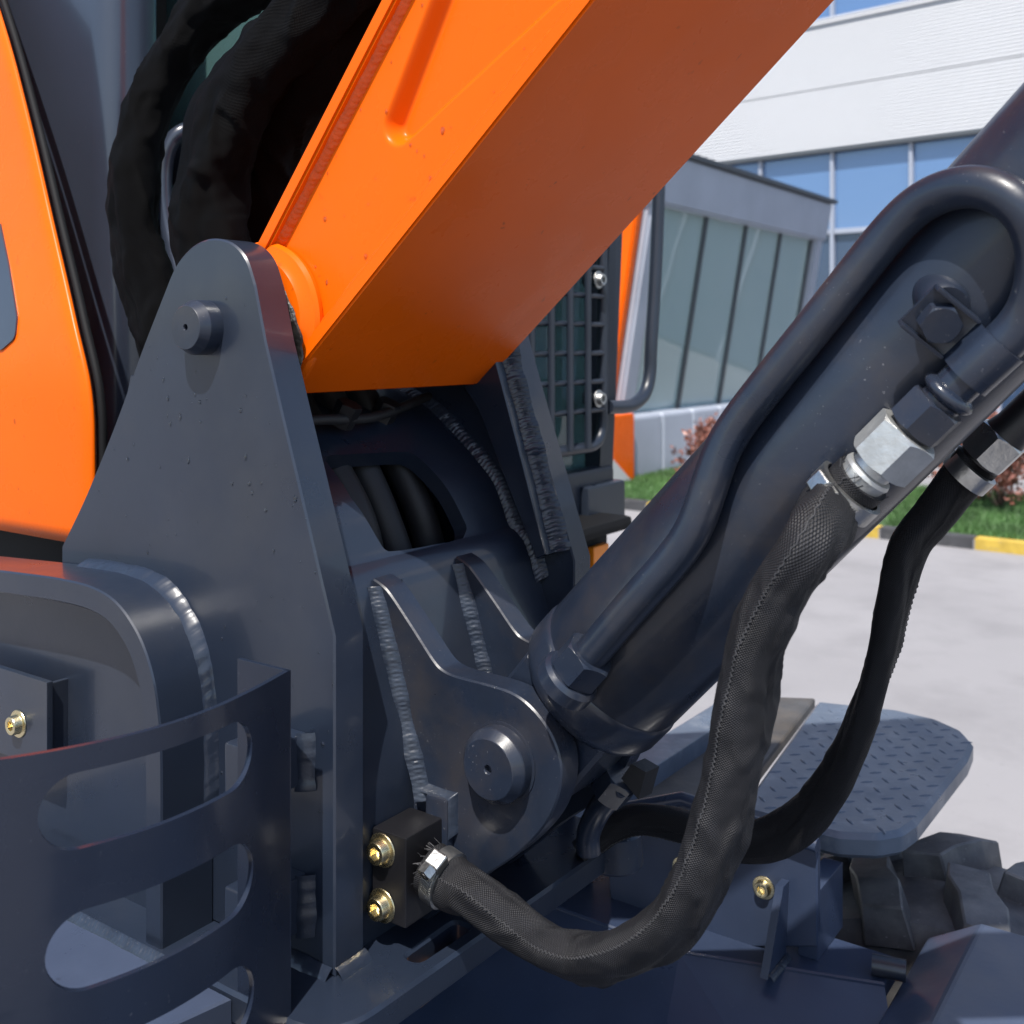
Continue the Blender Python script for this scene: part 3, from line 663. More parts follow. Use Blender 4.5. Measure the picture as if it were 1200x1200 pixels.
# ---- boom cylinder
CA = PY(692, 807, YC); CB = PY(1197, 278, YC); AX = (CB - CA).normalized(); CR = .0755; CU = Vector((-AX.z, 0, AX.x))   # CU: up-left across the barrel in the XZ plane
def cyl_mtx(): return frame(CA, AX, CU)
cm = cyl_mtx()
barrel = lathe('boom_cylinder', [(.03, -.004), (CR * .93, -.003), (CR * .995, .004), (CR * 1.02, .011), (CR * 1.02, .034), (CR * 1.005, .038), (CR * .985, .040), (CR * .985, .042), (CR, .045), (CR, .10), (CR, .45), (CR, 1.0)], cm, M['slate2'], EX, 96, label='slate hydraulic boom cylinder with pipes clamped along it')
# eye
eye = [Vector((LP.x, LP.z)) + Vector((math.cos(a), math.sin(a))) * .056 for a in [math.radians(150) + math.radians(250) * k / 30 for k in range(31)]]
c2 = Vector((CA.x, CA.z)); ax2 = Vector((AX.x, AX.z)); n2 = Vector((-ax2.y, ax2.x))
eyp = []
for k in range(33):
    a = math.atan2(ax2.y, ax2.x) + math.pi / 2 + math.pi * k / 32; eyp.append(Vector((LP.x, LP.z)) + Vector((math.cos(a), math.sin(a))) * .057)
eyp = [c2 + n2 * .057 + ax2 * .004] + eyp + [c2 - n2 * .057 + ax2 * .004]
plate('cylinder_eye', [tuple(p) for p in eyp], YL + .034, YL + .131, M['slate2'], barrel, .004)
def cyl_hit(u, v, off, ymax=9):
    r = ray(u, v); o = CAM - CA; R_ = CR + off
    rp = r - AX * r.dot(AX); op = o - AX * o.dot(AX); A = rp.dot(rp); B = 2 * rp.dot(op); C = op.dot(op) - R_ * R_; D = B * B - 4 * A * C
    d = (-B - math.sqrt(D)) / (2 * A) if D > 0 else -B / (2 * A)
    return CAM + r * d
def relax(P, it=3):
    for _ in range(it): P = [P[0]] + [(P[i - 1] + P[i] * 2 + P[i + 1]) / 4 for i in range(1, len(P) - 1)] + [P[-1]]
    return P
PR = .0152
pp = [cyl_hit(u, v, PR + .003) for u, v in ((680, 780), (704, 753), (745, 705), (785, 660), (812, 622), (828, 580), (843, 535), (862, 500), (900, 450), (950, 388), (1000, 325), (1040, 275), (1075, 240), (1115, 221), (1155, 219), (1192, 238), (1215, 275), (1217, 330), (1200, 376), (1168, 408), (1130, 443), (1100, 473))]
path = relax(resample(crom(pp, 8), .004), 10)
pipe = sweep('hydraulic_pipe', path, PR, M['slate2'], EX, 28, label='rigid slate pipe looping back down the cylinder')
a0 = path[0]; dpi = (path[8] - path[0]).normalized()
nut('pipe_nut', a0 - dpi * .010, dpi, .041, .027, M['slate2'], pipe, xh=tuple(AX.cross(dpi) + Vector((.2, -.4, .3))))
lathe('port_boss', [(.027, 0), (.027, .012), (.024, .016)], frame(a0 - dpi * .026, dpi), M['slate2'], pipe, 40)
b0 = path[-1]; dpo = (path[-1] - path[-10]).normalized()
lathe('pipe_collar', [(PR, 0), (PR + .004, .003), (PR + .0055, .006), (PR + .004, .009), (PR, .012)], frame(b0 - dpo * .016, dpo), M['slate2'], pipe, 36, 60)
nut('pipe_nut', b0 - dpo * .001, dpo, .038, .027, M['slate2'], pipe, PR * .5)
lathe('nut_gap', [(.0155, 0), (.0155, .006)], frame(b0 + dpo * .025, dpo), M['black'], pipe, 30)
nut('coupling_nut', b0 + dpo * .029, dpo, .045, .034, M['whitezinc'], pipe, xh=(.3, -.2, 1), label='bare zinc coupling nut')
lathe('hose_ferrule', [(.0155, 0), (.0155, .009), (.0185, .010), (.0195, .013), (.0185, .016), (.0185, .03), (.0185, .06)], frame(b0 + dpo * .061, dpo), M['whitezinc'], pipe, 36)
# clamp on the pipe
ci = min(range(len(path)), key=lambda i: (path[i] - cyl_hit(1150, 422, PR + .003)).length)
cp = path[ci]; ct = (path[min(len(path) - 1, ci + 4)] - path[ci - 4]).normalized(); rad = (cp - CA); rad = (rad - AX * rad.dot(AX)).normalized(); cn = (rad - ct * rad.dot(ct)).normalized(); cs = ct.cross(cn)
if cs.dot(PY(1100, 360, .12) - cp) < 0: cs = -cs
V = []; Fc = []; n_ = 22; W_ = .0175
prof = []
for k in range(n_ + 1):
    a = math.radians(-100) + math.radians(190) * k / n_; prof.append((math.sin(a) * (PR + .0035), math.cos(a) * (PR + .0035)))
prof += [(PR + .0045, -.008), (PR + .010, -.012), (PR + .044, -.0125)]
inn = [(x * .84 if i <= n_ else x, (y * .84) if i <= n_ else y - .003) for i, (x, y) in enumerate(prof)]
for (x, y) in prof + inn:
    for t in (-W_, W_): V.append(cp + cs * x + cn * y + ct * t)
n1 = len(prof)
for k in range(n1 - 1):
    a = 2 * k; b = 2 * (n1 + k); Fc += [(a, a + 1, a + 3, a + 2), (b, b + 2, b + 3, b + 1), (a, a + 2, b + 2, b), (a + 1, b + 1, b + 3, a + 3)]
for k in (0, n1 - 1): a = 2 * k; b = 2 * (n1 + k); Fc.append((a, b, b + 1, a + 1))
clamp = mk('pipe_clamp', V, Fc, M['slate2'], EX, 40, label='folded pipe clamp bolted to a boss on the cylinder')
tb = cp + cs * (PR + .025) + cn * -.0125
for t in (-1, 1):
    mt = Matrix((cs, ct, cs.cross(ct))).transposed().to_4x4(); mt.translation = tb
    zc = 1 if cs.cross(ct).dot(cn) > 0 else -1
    box('clamp_lip', -.02, .02, t * W_ - .0015, t * W_ + .0015, -.002, .009 * zc, M['slate2'], clamp, .0008, mt)
nut('clamp_bolt', tb, cn, .026, .012, M['slate2'], clamp, xh=tuple(ct + cs * .4))
lathe('clamp_boss', [(.018, -.035), (.018, -.009), (.016, -.005)], frame(tb + ct * -.009, cn), M['slate2'], clamp, 36)
# ---- sleeves
def wrinkle(r, amp, seed, fl=.0, tw=3., fq=1.):
    def f(i, t, a, s):
        n1 = noise.noise(Vector((math.cos(a) * 1.5 + seed, math.sin(a) * 1.5, s * 16)))
        n2 = noise.noise(Vector((math.cos(a) * 2.6, math.sin(a) * 2.6 + seed, s * 60)))
        rid = 1 - abs(noise.noise(Vector((math.cos(a) * .9, math.sin(a) * .9 - seed, s * 18 * fq + a * .5)))) * 2.2
        return r * (1 + amp * (.8 * n1 + .22 * n2 + 1.0 * max(0, rid - .5)) + fl * math.cos(2 * (a + tw * s)))
    return f
def stitches(path, r, ang0, tw, parent, off=.0):
    """zigzag seam of thread along a sleeve"""
    T, N = frames(path); V = []; Fc = []; L = 0; prev = 0
    P = []
    for i in range(len(path)):
        if i: L += (path[i] - path[i - 1]).length
        a = ang0 + tw * L; B = T[i].cross(N[i]); d = N[i] * math.cos(a) + B * math.sin(a); s = T[i].cross(d)
        P.append(path[i] + d * (r(i, i / (len(path) - 1), a, L) + .0004 + off) + s * (.0009 if i % 2 else -.0009))
    return sweep('seam_stitching', P, .0006, M['stitch'], parent, 5, 60)
def worm_clamp(c, ax, r, parent, hint, m):
    """hose clamp band with slots, housing and screw"""
    ax = ax.normalized(); h = Vector(hint); h = (h - ax * h.dot(ax)).normalized(); s = ax.cross(h); V = []; Fc = []; n = 64; w = .0078
    for k in range(n):
        a = 2 * math.pi * k / n; d = h * math.cos(a) + s * math.sin(a)
        for rr, t in ((r - .002, -w), (r + .0016, -w * .92), (r + .0016, w * .92), (r - .002, w)): V.append(c + d * rr + ax * t)
    for k in range(n):
        for j in range(4): Fc.append((k * 4 + j, k * 4 + (j + 1) % 4, ((k + 1) % n) * 4 + (j + 1) % 4, ((k + 1) % n) * 4 + j))
    cl = mk('hose_clamp', V, Fc, m, parent, 40)
    # raised worm ridges beside the housing
    SG = 1 if s.dot(CAM - c) > 0 else -1
    V = []; Fc = []
    for k in range(9):
        a = SG * (.45 + k * .085); d = h * math.cos(a) + s * math.sin(a); tg = ax.cross(d)
        bv, bf = box_geo(-.0007, .0007, -w * .6, w * .6, 0, .0012); b = len(V)
        for x, y, z in bv: V.append(c + d * (r + .0014 + z) + tg * (x + y * .25) + ax * y)
        Fc += [tuple(b + q for q in ff) for ff in bf]
    mk('clamp_thread', V, Fc, m, parent, None)
    hc = c + h * (r + .0065); mt = Matrix((s, ax, h)).transposed().to_4x4(); mt.translation = hc
    box('clamp_housing', -.009, .007, -w * 1.05, w * 1.05, -.0045, .004, m, parent, .0025, mt, 3)
    V, Fc = hexnut_geo(.0135, .009); mt = frame(hc - s * .009, -s); mk('clamp_screw', [mt @ v for v in V], Fc, m, parent, 28)
    lathe('screw_slot', [(.0045, 0), (.0045, .0006)], frame(hc - s * .0181, -s), M['black'], parent, 16)
    return cl
# near hose
hs = b0 + dpo * .083
BX0, BX1, BY0, BY1, BZ0, BZ1 = .168, .209, .058, .112, 1.068, 1.150
he = Vector((BX1 + .006, .086, 1.114))
npx = [(950, 636, .072), (914, 694, .068), (887, 755, .07), (872, 830, .075), (858, 905, .08), (840, 980, .082), (812, 1048, .085), (765, 1100, .088), (700, 1124, .09), (645, 1112, .09), (600, 1080, .088), (560, 1050, .086)]
hp = [hs - dpo * .004, hs + dpo * .03] + [PY(u, v, y) for u, v, y in npx] + [he + Vector((.03, 0, -.008)), he]
npath = resample(crom(hp, 10), .0022)
HR = .0222
wf = wrinkle(HR, .19, 3.3, .04, 2.2)
mi = int(len(npath) * .45); T_, N_ = frames(npath); B_ = T_[mi].cross(N_[mi]); sdir = (CAM - npath[mi]).normalized() * .75 - RV * .62
SEAM = math.atan2(sdir.dot(B_), sdir.dot(N_[mi])); STW = .9; SL0 = mi * .0022; SEAM0 = SEAM - STW * SL0
HL = sum((b - a).length for a, b in zip(npath, npath[1:]))
def wn(i, t, a, s):
    k = max(math.exp(-(s / .09) ** 2), .75 * math.exp(-((HL - s) / .12) ** 2)); w_ = min(1, max(0, (s - .03) / .03)) * min(1, max(0, (HL - s - .03) / .03))
    seam = (a - SEAM0 - STW * s + math.pi) % (2 * math.pi) - math.pi
    r_ = .0205 + .0042 * k - .0030 * math.exp(-(s / .031) ** 8)
    return r_ * (1 + w_ * (wf(i, t, a, s) / HR - 1) + w_ * (.22 * math.exp(-(seam / .30) ** 2) + .12 * math.cos(2 * seam) + .07 * max(0, noise.noise(Vector((seam * 1.2, s * 30, 5))))) + .02 * noise.noise(Vector((a, s * 90, 2))))
hose = sweep('hose_sleeve', npath, wn, M['weave'], EX, 64, 80, label='woven black hose sleeve curving from cylinder to manifold block')
stitches(npath, wn, SEAM0, STW, hose)
worm_clamp(npath[9], dpo, .0258, hose, -RV * 1.0 + ZV * .25 - DV * .55, M['steel'])
i_ = len(npath) - 8; worm_clamp(npath[i_], (npath[i_] - npath[i_ - 4]), .0245, hose, (.25, -.7, 1), M['steel'])
# frayed ends
for c, ax, sg in ((npath[0], -dpo, 1), (he, Vector((-1, 0, 0)), 2)):
    V = []; Fc = []
    f1 = frame(c, ax)
    for k in range(34):
        a = random.random() * 6.283; r0 = HR * random.uniform(.78, .95); p = f1 @ Vector((math.cos(a) * r0, math.sin(a) * r0, -.004)); q = f1 @ Vector((math.cos(a + random.gauss(0, .2)) * r0 * random.uniform(.95, 1.2), math.sin(a) * r0 * random.uniform(.9, 1.2), random.uniform(.002, .006)))
        s_ = Vector((random.gauss(0, 1), random.gauss(0, 1), random.gauss(0, 1))).normalized() * .0006; b = len(V); V += [p - s_, p + s_, q + s_, q - s_]; Fc.append((b, b + 1, b + 2, b + 3))
    mk('frayed_threads', V, Fc, M['stitch'], hose, None, recalc=False, kind='stuff')
# manifold block
blk = box('manifold_block', BX0, BX1, BY0, BY1, BZ0, BZ1, M['black'], EX, .0022, label='black manifold block with two gold bolts')
for v in (996, 1061):
    p = PY(448, v, BY0); bolt((p.x, BY0, p.z), (0, -1, 0), .0105, blk)
tab = PY(520, 935, YL); box('block_tab', BX0 + .02, tab.x + .012, BY1 - .002, YL + .002, BZ0 + .03, tab.z + .004, M['slate2'], blk, .004)
weld([Vector((tab.x + .012, YL, BZ1 - .02)), Vector((tab.x + .012, YL, tab.z + .004)), Vector((tab.x - .03, YL, tab.z + .004))], (0, -1, 0), (.7, 0, .7), .009, M['slate_edge'], blk, .02, depth=.04)
# far hose
fd = (CB - CA).normalized() * -1
fs = PY(1178, 510, .285)
lathe('hose_fitting', [(.016, -.05), (.016, -.01), (.018, 0), (.018, .03)], frame(fs, fd), M['black'], EX, 30)
nut('coupling_nut', fs + fd * .0, fd, .038, .028, M['steel'], EX)
fp = [fs + fd * .03] + [PY(u, v, y) for u, v, y in ((1128, 562, .285), (1097, 600, .288), (1066, 640, .29), (1049, 700, .295), (1034, 765, .30), (1010, 842, .31), (980, 908, .32), (940, 962, .33), (895, 985, .34), (850, 985, .345), (800, 968, .35), (750, 960, .35), (712, 975, .34), (680, 1000, .32))]
fpath = resample(crom(fp, 10), .0026)
wf2 = wrinkle(.0160, .13, 9.1, .30, 5.)
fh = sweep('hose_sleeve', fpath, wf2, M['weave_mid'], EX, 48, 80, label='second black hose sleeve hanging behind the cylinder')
stitches(fpath, wf2, 2.6, 2.2, fh)
worm_clamp(fpath[5], fd, .0198, fh, (-.3, .9, .3), M['steel'])
0 and lathe('cylinder_stop', [(.012, 0), (.014, .004), (.014, .03)], frame(PY(745, 905, .2), (.4, -.5, -.4)), M['black'], EX, 20)
sweep('hose_elbow', crom([PY(730, 920, .24), PY(705, 945, .25), PY(690, 975, .25), PY(690, 1000, .25)], 8), .012, M['slate2'], EX, 20)
nut('elbow_nut', PY(712, 930, .245), (.6, 0, .8), .036, .028, M['slate2'], EX)
bk = [PY(u, v, .235) for u, v in ((728, 912), (740, 895), (757, 905), (748, 937))]
mk('rubber_flap', bk + [p + Vector((.004, .02, 0)) for p in bk], [(0, 1, 2, 3), (4, 7, 6, 5), (0, 4, 5, 1), (1, 5, 6, 2), (2, 6, 7, 3), (3, 7, 4, 0)], M['rubber'], EX, None)
# ---- curved guard with slots
GC = PY(337, 785, -.06); GZ = GC.z; GB = .90
gtop = [PZ(u, v, GZ) for u, v in ((337, 785), (295, 808), (245, 831), (180, 853), (100, 872), (0, 889))]; gtop += [gtop[-1] + (gtop[-1] - gtop[-2]) * k + Vector((-.012 * k * k, 0, 0)) for k in (1, 2, 3, 4)]
print('guard', [(round(p.x, 3), round(p.y, 3)) for p in gtop])
gdir0 = math.radians(13.2); gdir1 = math.radians(-10); gp = [Vector((GC.x, GC.y))]; gL = .62; gN = 124
for k in range(gN):
    a = gdir0 + (gdir1 - gdir0) * min(1, (k / gN) * gL / .30); gp.append(gp[-1] + Vector((math.sin(a), -math.cos(a))) * (gL / gN))
gp = [Vector((p.x, p.y)) for p in resample(crom(gtop, 10), .004)]; gN = len(gp) - 1; gL = sum((b - a).length for a, b in zip(gp, gp[1:]))
def gat(s):
    f = max(0, min(gN - 1e-6, s / gL * gN)); i = int(f); return gp[i].lerp(gp[i + 1], f - i)
def g_hit(u, v):
    best = None; r = ray(u, v)
    for k in range(400):
        s = gL * k / 400; p = gat(s); q = p - Vector((CAM.x, CAM.y)); c = q.x * r.y - q.y * r.x
        if best is None or abs(c) < best[0]:
            d = (q.x * r.x + q.y * r.y) / (r.x ** 2 + r.y ** 2); best = (abs(c), s, CAM.z + r.z * d)
    return best[1], best[2]
SR = .0255
slots = []
for (ur, vr), (ul, vl) in (((268, 888), (92, 948)), ((268, 1028), (103, 1117)), ((266, 1165), (115, 1290))):
    sr, zr = g_hit(ur, vr); sl, zl = g_hit(ul, vl); slots.append(((zr + zl) / 2, sr, sl)); print('slot', zr, zl, sr, sl)
slots = [(slots[0][0], slots[0][1], slots[0][2]), (slots[1][0], slots[0][1], slots[1][2]), (2 * slots[1][0] - slots[0][0], slots[0][1], slots[1][2] - .01)]
RAD = [.026, .0275, .0285]
knots = []
ts = [GZ]
for (zc, sr, sl), r_ in zip(slots, RAD):
    ts += [ts[-1] + (zc + r_ - ts[-1]) * k / 4 for k in range(1, 4)]
    ts += [zc + r_ * math.cos(math.pi * k / 24) for k in range(25)]
ts += [ts[-1] + (GB - ts[-1]) * k / 6 for k in range(1, 7)]
def span(z):
    for (zc, sr, sl), r_ in zip(slots, RAD):
        if abs(z - zc) <= r_: q = math.sqrt(max(0, r_ * r_ - (z - zc) ** 2)); return sr - q, sl + q
    K = [(GZ, slots[0][1], slots[0][2])]
    for (zc, sr, sl), r_ in zip(slots, RAD): K += [(zc + r_, sr, sl), (zc - r_, sr, sl)]
    K.append((GB, slots[-1][1], slots[-1][2]))
    for a, b in zip(K, K[1:]):
        if a[0] >= z >= b[0]: t = (a[0] - z) / max(1e-9, a[0] - b[0]); return a[1] + (b[1] - a[1]) * t, a[2] + (b[2] - a[2]) * t
    return K[-1][1], K[-1][2]
guard = rows_sheet('curved_guard', ts, lambda z: span(z)[0], lambda z: span(z)[1], 0, gL, lambda z: any(abs(z - zc) < r_ for (zc, sr, sl), r_ in zip(slots, RAD)), lambda s, z: Vector((gat(s).x, gat(s).y, z)), M['guard'], EX, .0045, (14, 40, 40), label='curved dark guard plate with long rounded slots')
box('guard_flange', .122, GC.x + .002, -.0622, -.0578, GB, GZ, M['guard'], guard, .0008)
for (va, vb) in ((878, 940), (1050, 1118)):
    z1 = PY(356, va, -.03).z; z0 = PY(356, vb, -.03).z
    mb = box('mounting_block', .10, .142, -.058, 0.001, z0, z1, M['slate'], guard, .003)
    weld([Vector((.142, 0, z0 - .004)), Vector((.142, 0, z1 + .002))], (0, -1, 0), (1, 0, 0), .014, M['slate_edge'], guard, .03, depth=.05)
# ---- welded side frame at the left
of = [(-120, 655), (-40, 664), (20, 671), (70, 678), (108, 688), (136, 706), (160, 740), (176, 782), (185, 830), (189, 900), (189, 1120)]
YS = -.06
pr = crom([Vector((x, z, 0)) for x, z in XZ(of, YS)], 6); pr = [Vector((p.x, p.y)) for p in pr]
inner = []
for i, p in enumerate(pr):
    t = (pr[min(len(pr) - 1, i + 1)] - pr[max(0, i - 1)]).normalized(); inner.append(p + Vector((t.y, -t.x)) * -.024 * -1)
pr[-1].y = zb - .002; inner[-1].y = zb - .002
fl = plate('side_frame', [tuple(p) for p in pr] + [tuple(p) for p in reversed(inner)], YS, .0, M['slate'], EX, .0016, label='bent slate side frame welded to the tower plate')
pan = [tuple(p) for p in inner] + [(inner[0].x, zb - .002)]
plate('frame_panel', pan, -.022, -.006, M['slate'], fl, .0005)
weld([Vector((p.x, 0, p.y)) for p in pr[14:-3]], (0, -1, 0), (.6, 0, .7), .013, M['slate'], fl, .02, depth=.035)
p0 = PY(-60, 785, -.05); p1 = PY(55, 800, -.05); p2 = PY(57, 905, -.05)
bkt = box('bolt_bracket', p0.x, p1.x, -.05, -.043, p2.z, p1.z, M['slate'], EX, .0012)
box('bracket_web', p1.x - .012, p1.x - .006, -.042, -.021, p2.z, p1.z - .004, M['slate'], bkt, .0012)
q = PY(22, 848, -.05); bolt((q.x, -.05, q.z), (0, -1, 0), .0098, bkt)
# ---- orange body panel at the far left, on the superstructure
YO = .075
opx = [(-140, -420), (-95, -260), (-50, -130), (0, 20), (30, 130), (60, 260), (84, 365), (99, 430), (106, 475), (108, 530), (108, 640), (6, 648), (6, 608), (-200, 612), (-400, 600), (-400, -420)]
z0 = PY(60, 420, YO).z
def panel_y(z):
    h = z - z0; k = .05
    return YO + (0 if h < -k else (.20 * (h + k) ** 2 / (4 * k) if h < k else .20 * h))
def on_panel(u, v):
    p = PY(u, v, YO)
    for _ in range(12): p = PY(u, v, panel_y(p.z))
    return p
oo = [(p.x, p.z) for p in (on_panel(u, v) for u, v in opx)]; nz = 90
edge = [Vector((x, z)) for x, z in oo[:11]]; ed = crom([Vector((p.x, p.y, 0)) for p in edge], 6); ed = [Vector((p.x, p.y)) for p in ed]
zb0 = oo[10][1]; zt0 = oo[0][1]
def ex(z):
    for a, b in zip(ed, ed[1:]):
        if a.y >= z >= b.y: return a.x + (b.x - a.x) * (a.y - z) / max(1e-9, a.y - b.y)
    return ed[-1].x
xl = -1.3
V = []; Fc = []; nx = 26
for i in range(nz + 1):
    z = zb0 + (zt0 - zb0) * i / nz; xr = ex(z)
    for j in range(nx + 1):
        x = xl + (xr - xl) * (1 - (1 - j / nx) ** 1.6); e_ = max(0, 1 - (xr - x) / .012); V.append(Vector((x, panel_y(z) + .004 * e_ * e_, z)))
for i in range(nz):
    for j in range(nx): a = i * (nx + 1) + j; Fc.append((a, a + 1, a + nx + 2, a + nx + 1))
hood = mk('body_panel', V, Fc, M['orange'], EX, 50, label='glossy orange body panel with a dark inset')
md = hood.modifiers.new('thickness', 'SOLIDIFY'); md.thickness = .006; md.offset = 0
tr = [Vector((p.x + .004, panel_y(p.y) + .012, p.y)) for p in ed]
sweep('panel_seal', resample(tr, .01), .005, M['trim'], hood, 10)
box('under_panel', xl, oo[10][0] - .02, YO + .03, YO + .3, 1.2, zb0 + .002, M['trim'], hood, 0)
ins = [(p.x, p.z) for p in (on_panel(u, v) for u, v in [(-160, 250), (4, 262), (14, 310), (24, 372), (22, 396), (6, 410), (-160, 414)])]
insf = fillet([(x, z, 0) for x, z in ins], [0, .006, .02, .02, .012, .012, 0], 6)
V = []; Fc = []
for dy in (-.002, -.0045):
    for p in insf: V.append(Vector((p.x, panel_y(p.y) + dy - .001, p.y)))
n_ = len(insf); Fc = [tuple(range(n_, 2 * n_))] + [(k, (k + 1) % n_, n_ + (k + 1) % n_, n_ + k) for k in range(n_)]
mk('dark_inset', V, Fc, M['pillar'], hood, 40)
# ---- grey rounded post behind it
def rpost(name, xr, yn, w, dpt, r, z0, z1, m, parent, **kw):
    o_ = fillet([(xr, yn, 0), (xr, yn + dpt, 0), (xr - w, yn + dpt, 0), (xr - w, yn, 0)], r, 10)
    return plate(name, [(p.x, p.y) for p in o_], z0, z1, m, parent, .002, (), 'Z', **kw)
post = rpost('corner_post', PY(128, 300, .26).x, .26, .5, .10, .045, .9, 2.6, M['pillar'], EX, label='grey rounded post beside the orange panel')
box('post_backing', PY(128, 300, .26).x - .55, PY(128, 300, .26).x - .08, .30, .42, .9, 2.6, M['trim'], EX, 0)
# ---- cab (far side)
XC = -.32; YCL = PX(716, 400, XC).y; YCR = .46
cab = box('cab', -1.6, XC - .02, YCR + .02, YCL - .02, 1.0, 1.30, M['cabpaint'], EX, .02, label='dark cab with barred front window, on the far side')
zsill = PX(690, 560, XC).z
box('cab_front_sill', XC - .03, XC + .01, YCR, YCL, 1.22, zsill + .02, M['cabpaint'], cab, .012)
box('cab_foot', XC - .06, XC + .03, PX(675, 560, XC).y, YCL + .012, PX(700, 615, XC).z, zsill - .012, M['cabpaint'], cab, .008)
ya_ = PX(717, 560, XC).y; yb_ = PX(728, 300, XC).y; ytop = yb_ + (yb_ - ya_) / (PX(728, 300, XC).z - PX(717, 560, XC).z) * (2.75 - PX(728, 300, XC).z)
mk('cab_post', [(x, y, z) for z, yy in ((zsill - .03, ya_), (2.75, ytop)) for y in (yy - .055, yy) for x in (XC - .07, XC)], [(0, 1, 3, 2), (4, 6, 7, 5), (0, 4, 5, 1), (2, 3, 7, 6), (0, 2, 6, 4), (1, 5, 7, 3)], M['cabpaint'], cab, None)
box('cab_post', XC - .07, XC, YCR, YCR + .06, 1.28, 2.75, M['cabpaint'], cab, .015)
box('cab_post', XC - .75, XC - .66, YCR, YCR + .06, 1.28, 2.75, M['cabpaint'], cab, .015)
box('cab_rail', XC - .66, XC - .07, YCR + .004, YCR + .05, 1.86, 1.93, M['cabpaint'], cab, .01)
box('cab_rail', XC - .66, XC - .07, YCR + .004, YCR + .05, 1.29, 1.40, M['cabpaint'], cab, .01)
box('cab_roof', -1.6, XC + .05, YCR - .02, YCL + .02, 2.72, 2.85, M['cabpaint'], cab, .03)
box('cab_rear', -1.62, -1.55, YCR + .02, YCL, 1.3, 2.72, M['cabpaint'], cab, 0)
box('cab_door', -1.55, XC - .071, YCL - .03, YCL - .01, 1.3, 1.75, M['cabpaint'], cab, 0)
box('side_window', XC - .66, XC - .07, YCR + .02, YCR + .026, 1.4, 2.7, M['glass_cab'], cab, 0)
box('front_window', XC - .04, XC - .035, YCR + .06, YCL - .05, zsill, 2.7, M['glass_cab'], cab, 0)
box('seat', -1.2, -.75, .7, 1.15, 1.3, 1.62, M['rubber'], cab, .05)
box('seat_back', -1.25, -1.12, .7, 1.15, 1.55, 2.15, M['rubber'], cab, .05)
sweep('grab_handle', crom([PY(212, 330, YCR - .09), PY(196, 260, YCR - .09), PY(192, 205, YCR - .09), PY(200, 168, YCR - .085), PY(222, 152, YCR - .06), PY(250, 156, YCR + .01)], 10), .013, M['pillar'], cab, 16)
# window bars in front of the cab
XG = XC + .022
gt = PX(712, 200, XG).y
def gp_(u, v): return PX(u, v, XG)
yR = gp_(706, 400).y; zB = gp_(690, 524).z; zT = 2.1; yL = .62
fr = fillet([(yL, zT, 0), (yR, zT, 0), (yR, zB, 0), (yL, zB, 0)], [.06, .06, .055, .055], 8)
fpth = [Vector((XG, p.x, p.y)) for p in fr] + [Vector((XG, fr[0].x, fr[0].y)), Vector((XG, fr[1].x, fr[1].y))]
grille = sweep('window_guard', resample(fpth, .012), .0115, M['cabpaint'], cab, 14)
grille.parent = EX; grille.matrix_parent_inverse = Matrix.Translation(-ROOTLOC[EX.name]); grille['label'] = 'welded bar grille over the cab window'
zz = [gp_(690, v).z for v in (313, 345, 380, 414, 448, 481)]; stp = (zz[0] - zz[-1]) / 5; zlist = [zz[-1] + stp * k for k in range(-0, 13)]
for z in zlist:
    if z < zT - .03: sweep('bar', [Vector((XG + .004, yL, z)), Vector((XG + .004, yR - .006, z))], .0058, M['cabpaint'], grille, 8)
yy0 = gp_(683, 440).y; yst = gp_(683, 440).y - gp_(662, 440).y; k = 0
while yy0 - yst * k > yL + .02:
    y = yy0 - yst * k; k += 1; sweep('bar', [Vector((XG + .012, y, zB)), Vector((XG + .012, y, zT))], .0075, M['cabpaint'], grille, 8)
for v in (328, 467):
    p = gp_(697, v); lathe('bolt_spacer', [(.016, 0), (.016, .03)], frame((XC, p.y, p.z), (1, 0, 0)), M['cabpaint'], grille, 16); bolt((XC + .031, p.y, p.z), (1, 0, 0), .0125, grille, BOLT_S)
# monitor glow-free dark kit inside: green bottle
lathe('drink_bottle', [(.025, 0), (.03, .01), (.03, .12), (.012, .16), (.012, .19)], Matrix.Translation((XC - .2, gp_(652, 440).y + .12, 1.40)), mat('green_plastic', (.06, .3, .08), .4), cab, 16)
YH = YCL + .03
hr = [PX(u, v, XC + .02) for u, v in ((776, 40), (774, 120), (772, 220), (768, 320), (763, 400), (761, 440), (755, 462), (742, 474), (728, 477), (712, 477))]
sweep('hand_rail', resample(crom(hr, 8), .01), .0148, M['cabpaint'], EX, 18, label='bent grab rail on the cab front post')
# turn lamp under the cab
lp0 = PX(690, 640, XC + .03); lp1 = PX(735, 640, XC + .03)
lamp = box('lamp_bracket', XC - .04, XC + .10, lp0.y - .16, lp1.y - .10, PX(700, 628, XC + .08).z, PX(700, 611, XC + .08).z, M['trim'], EX, .012, label='black lamp housing with an amber lens')
box('lamp_back', XC - .04, XC + .045, lp0.y - .16, lp1.y - .11, lp0.z - .09, PX(700, 629, XC + .08).z, M['trim'], lamp, .006)
box('lamp_lens', XC + .046, XC + .062, PX(695, 640, XC + .06).y, PX(713, 640, XC + .06).y, PX(700, 672, XC + .06).z, PX(700, 640, XC + .06).z, M['amber'], lamp, .004)
box('slew_base', -1.4, -.2, .1, 1.2, .98, 1.06, M['deck'], EX, .01)
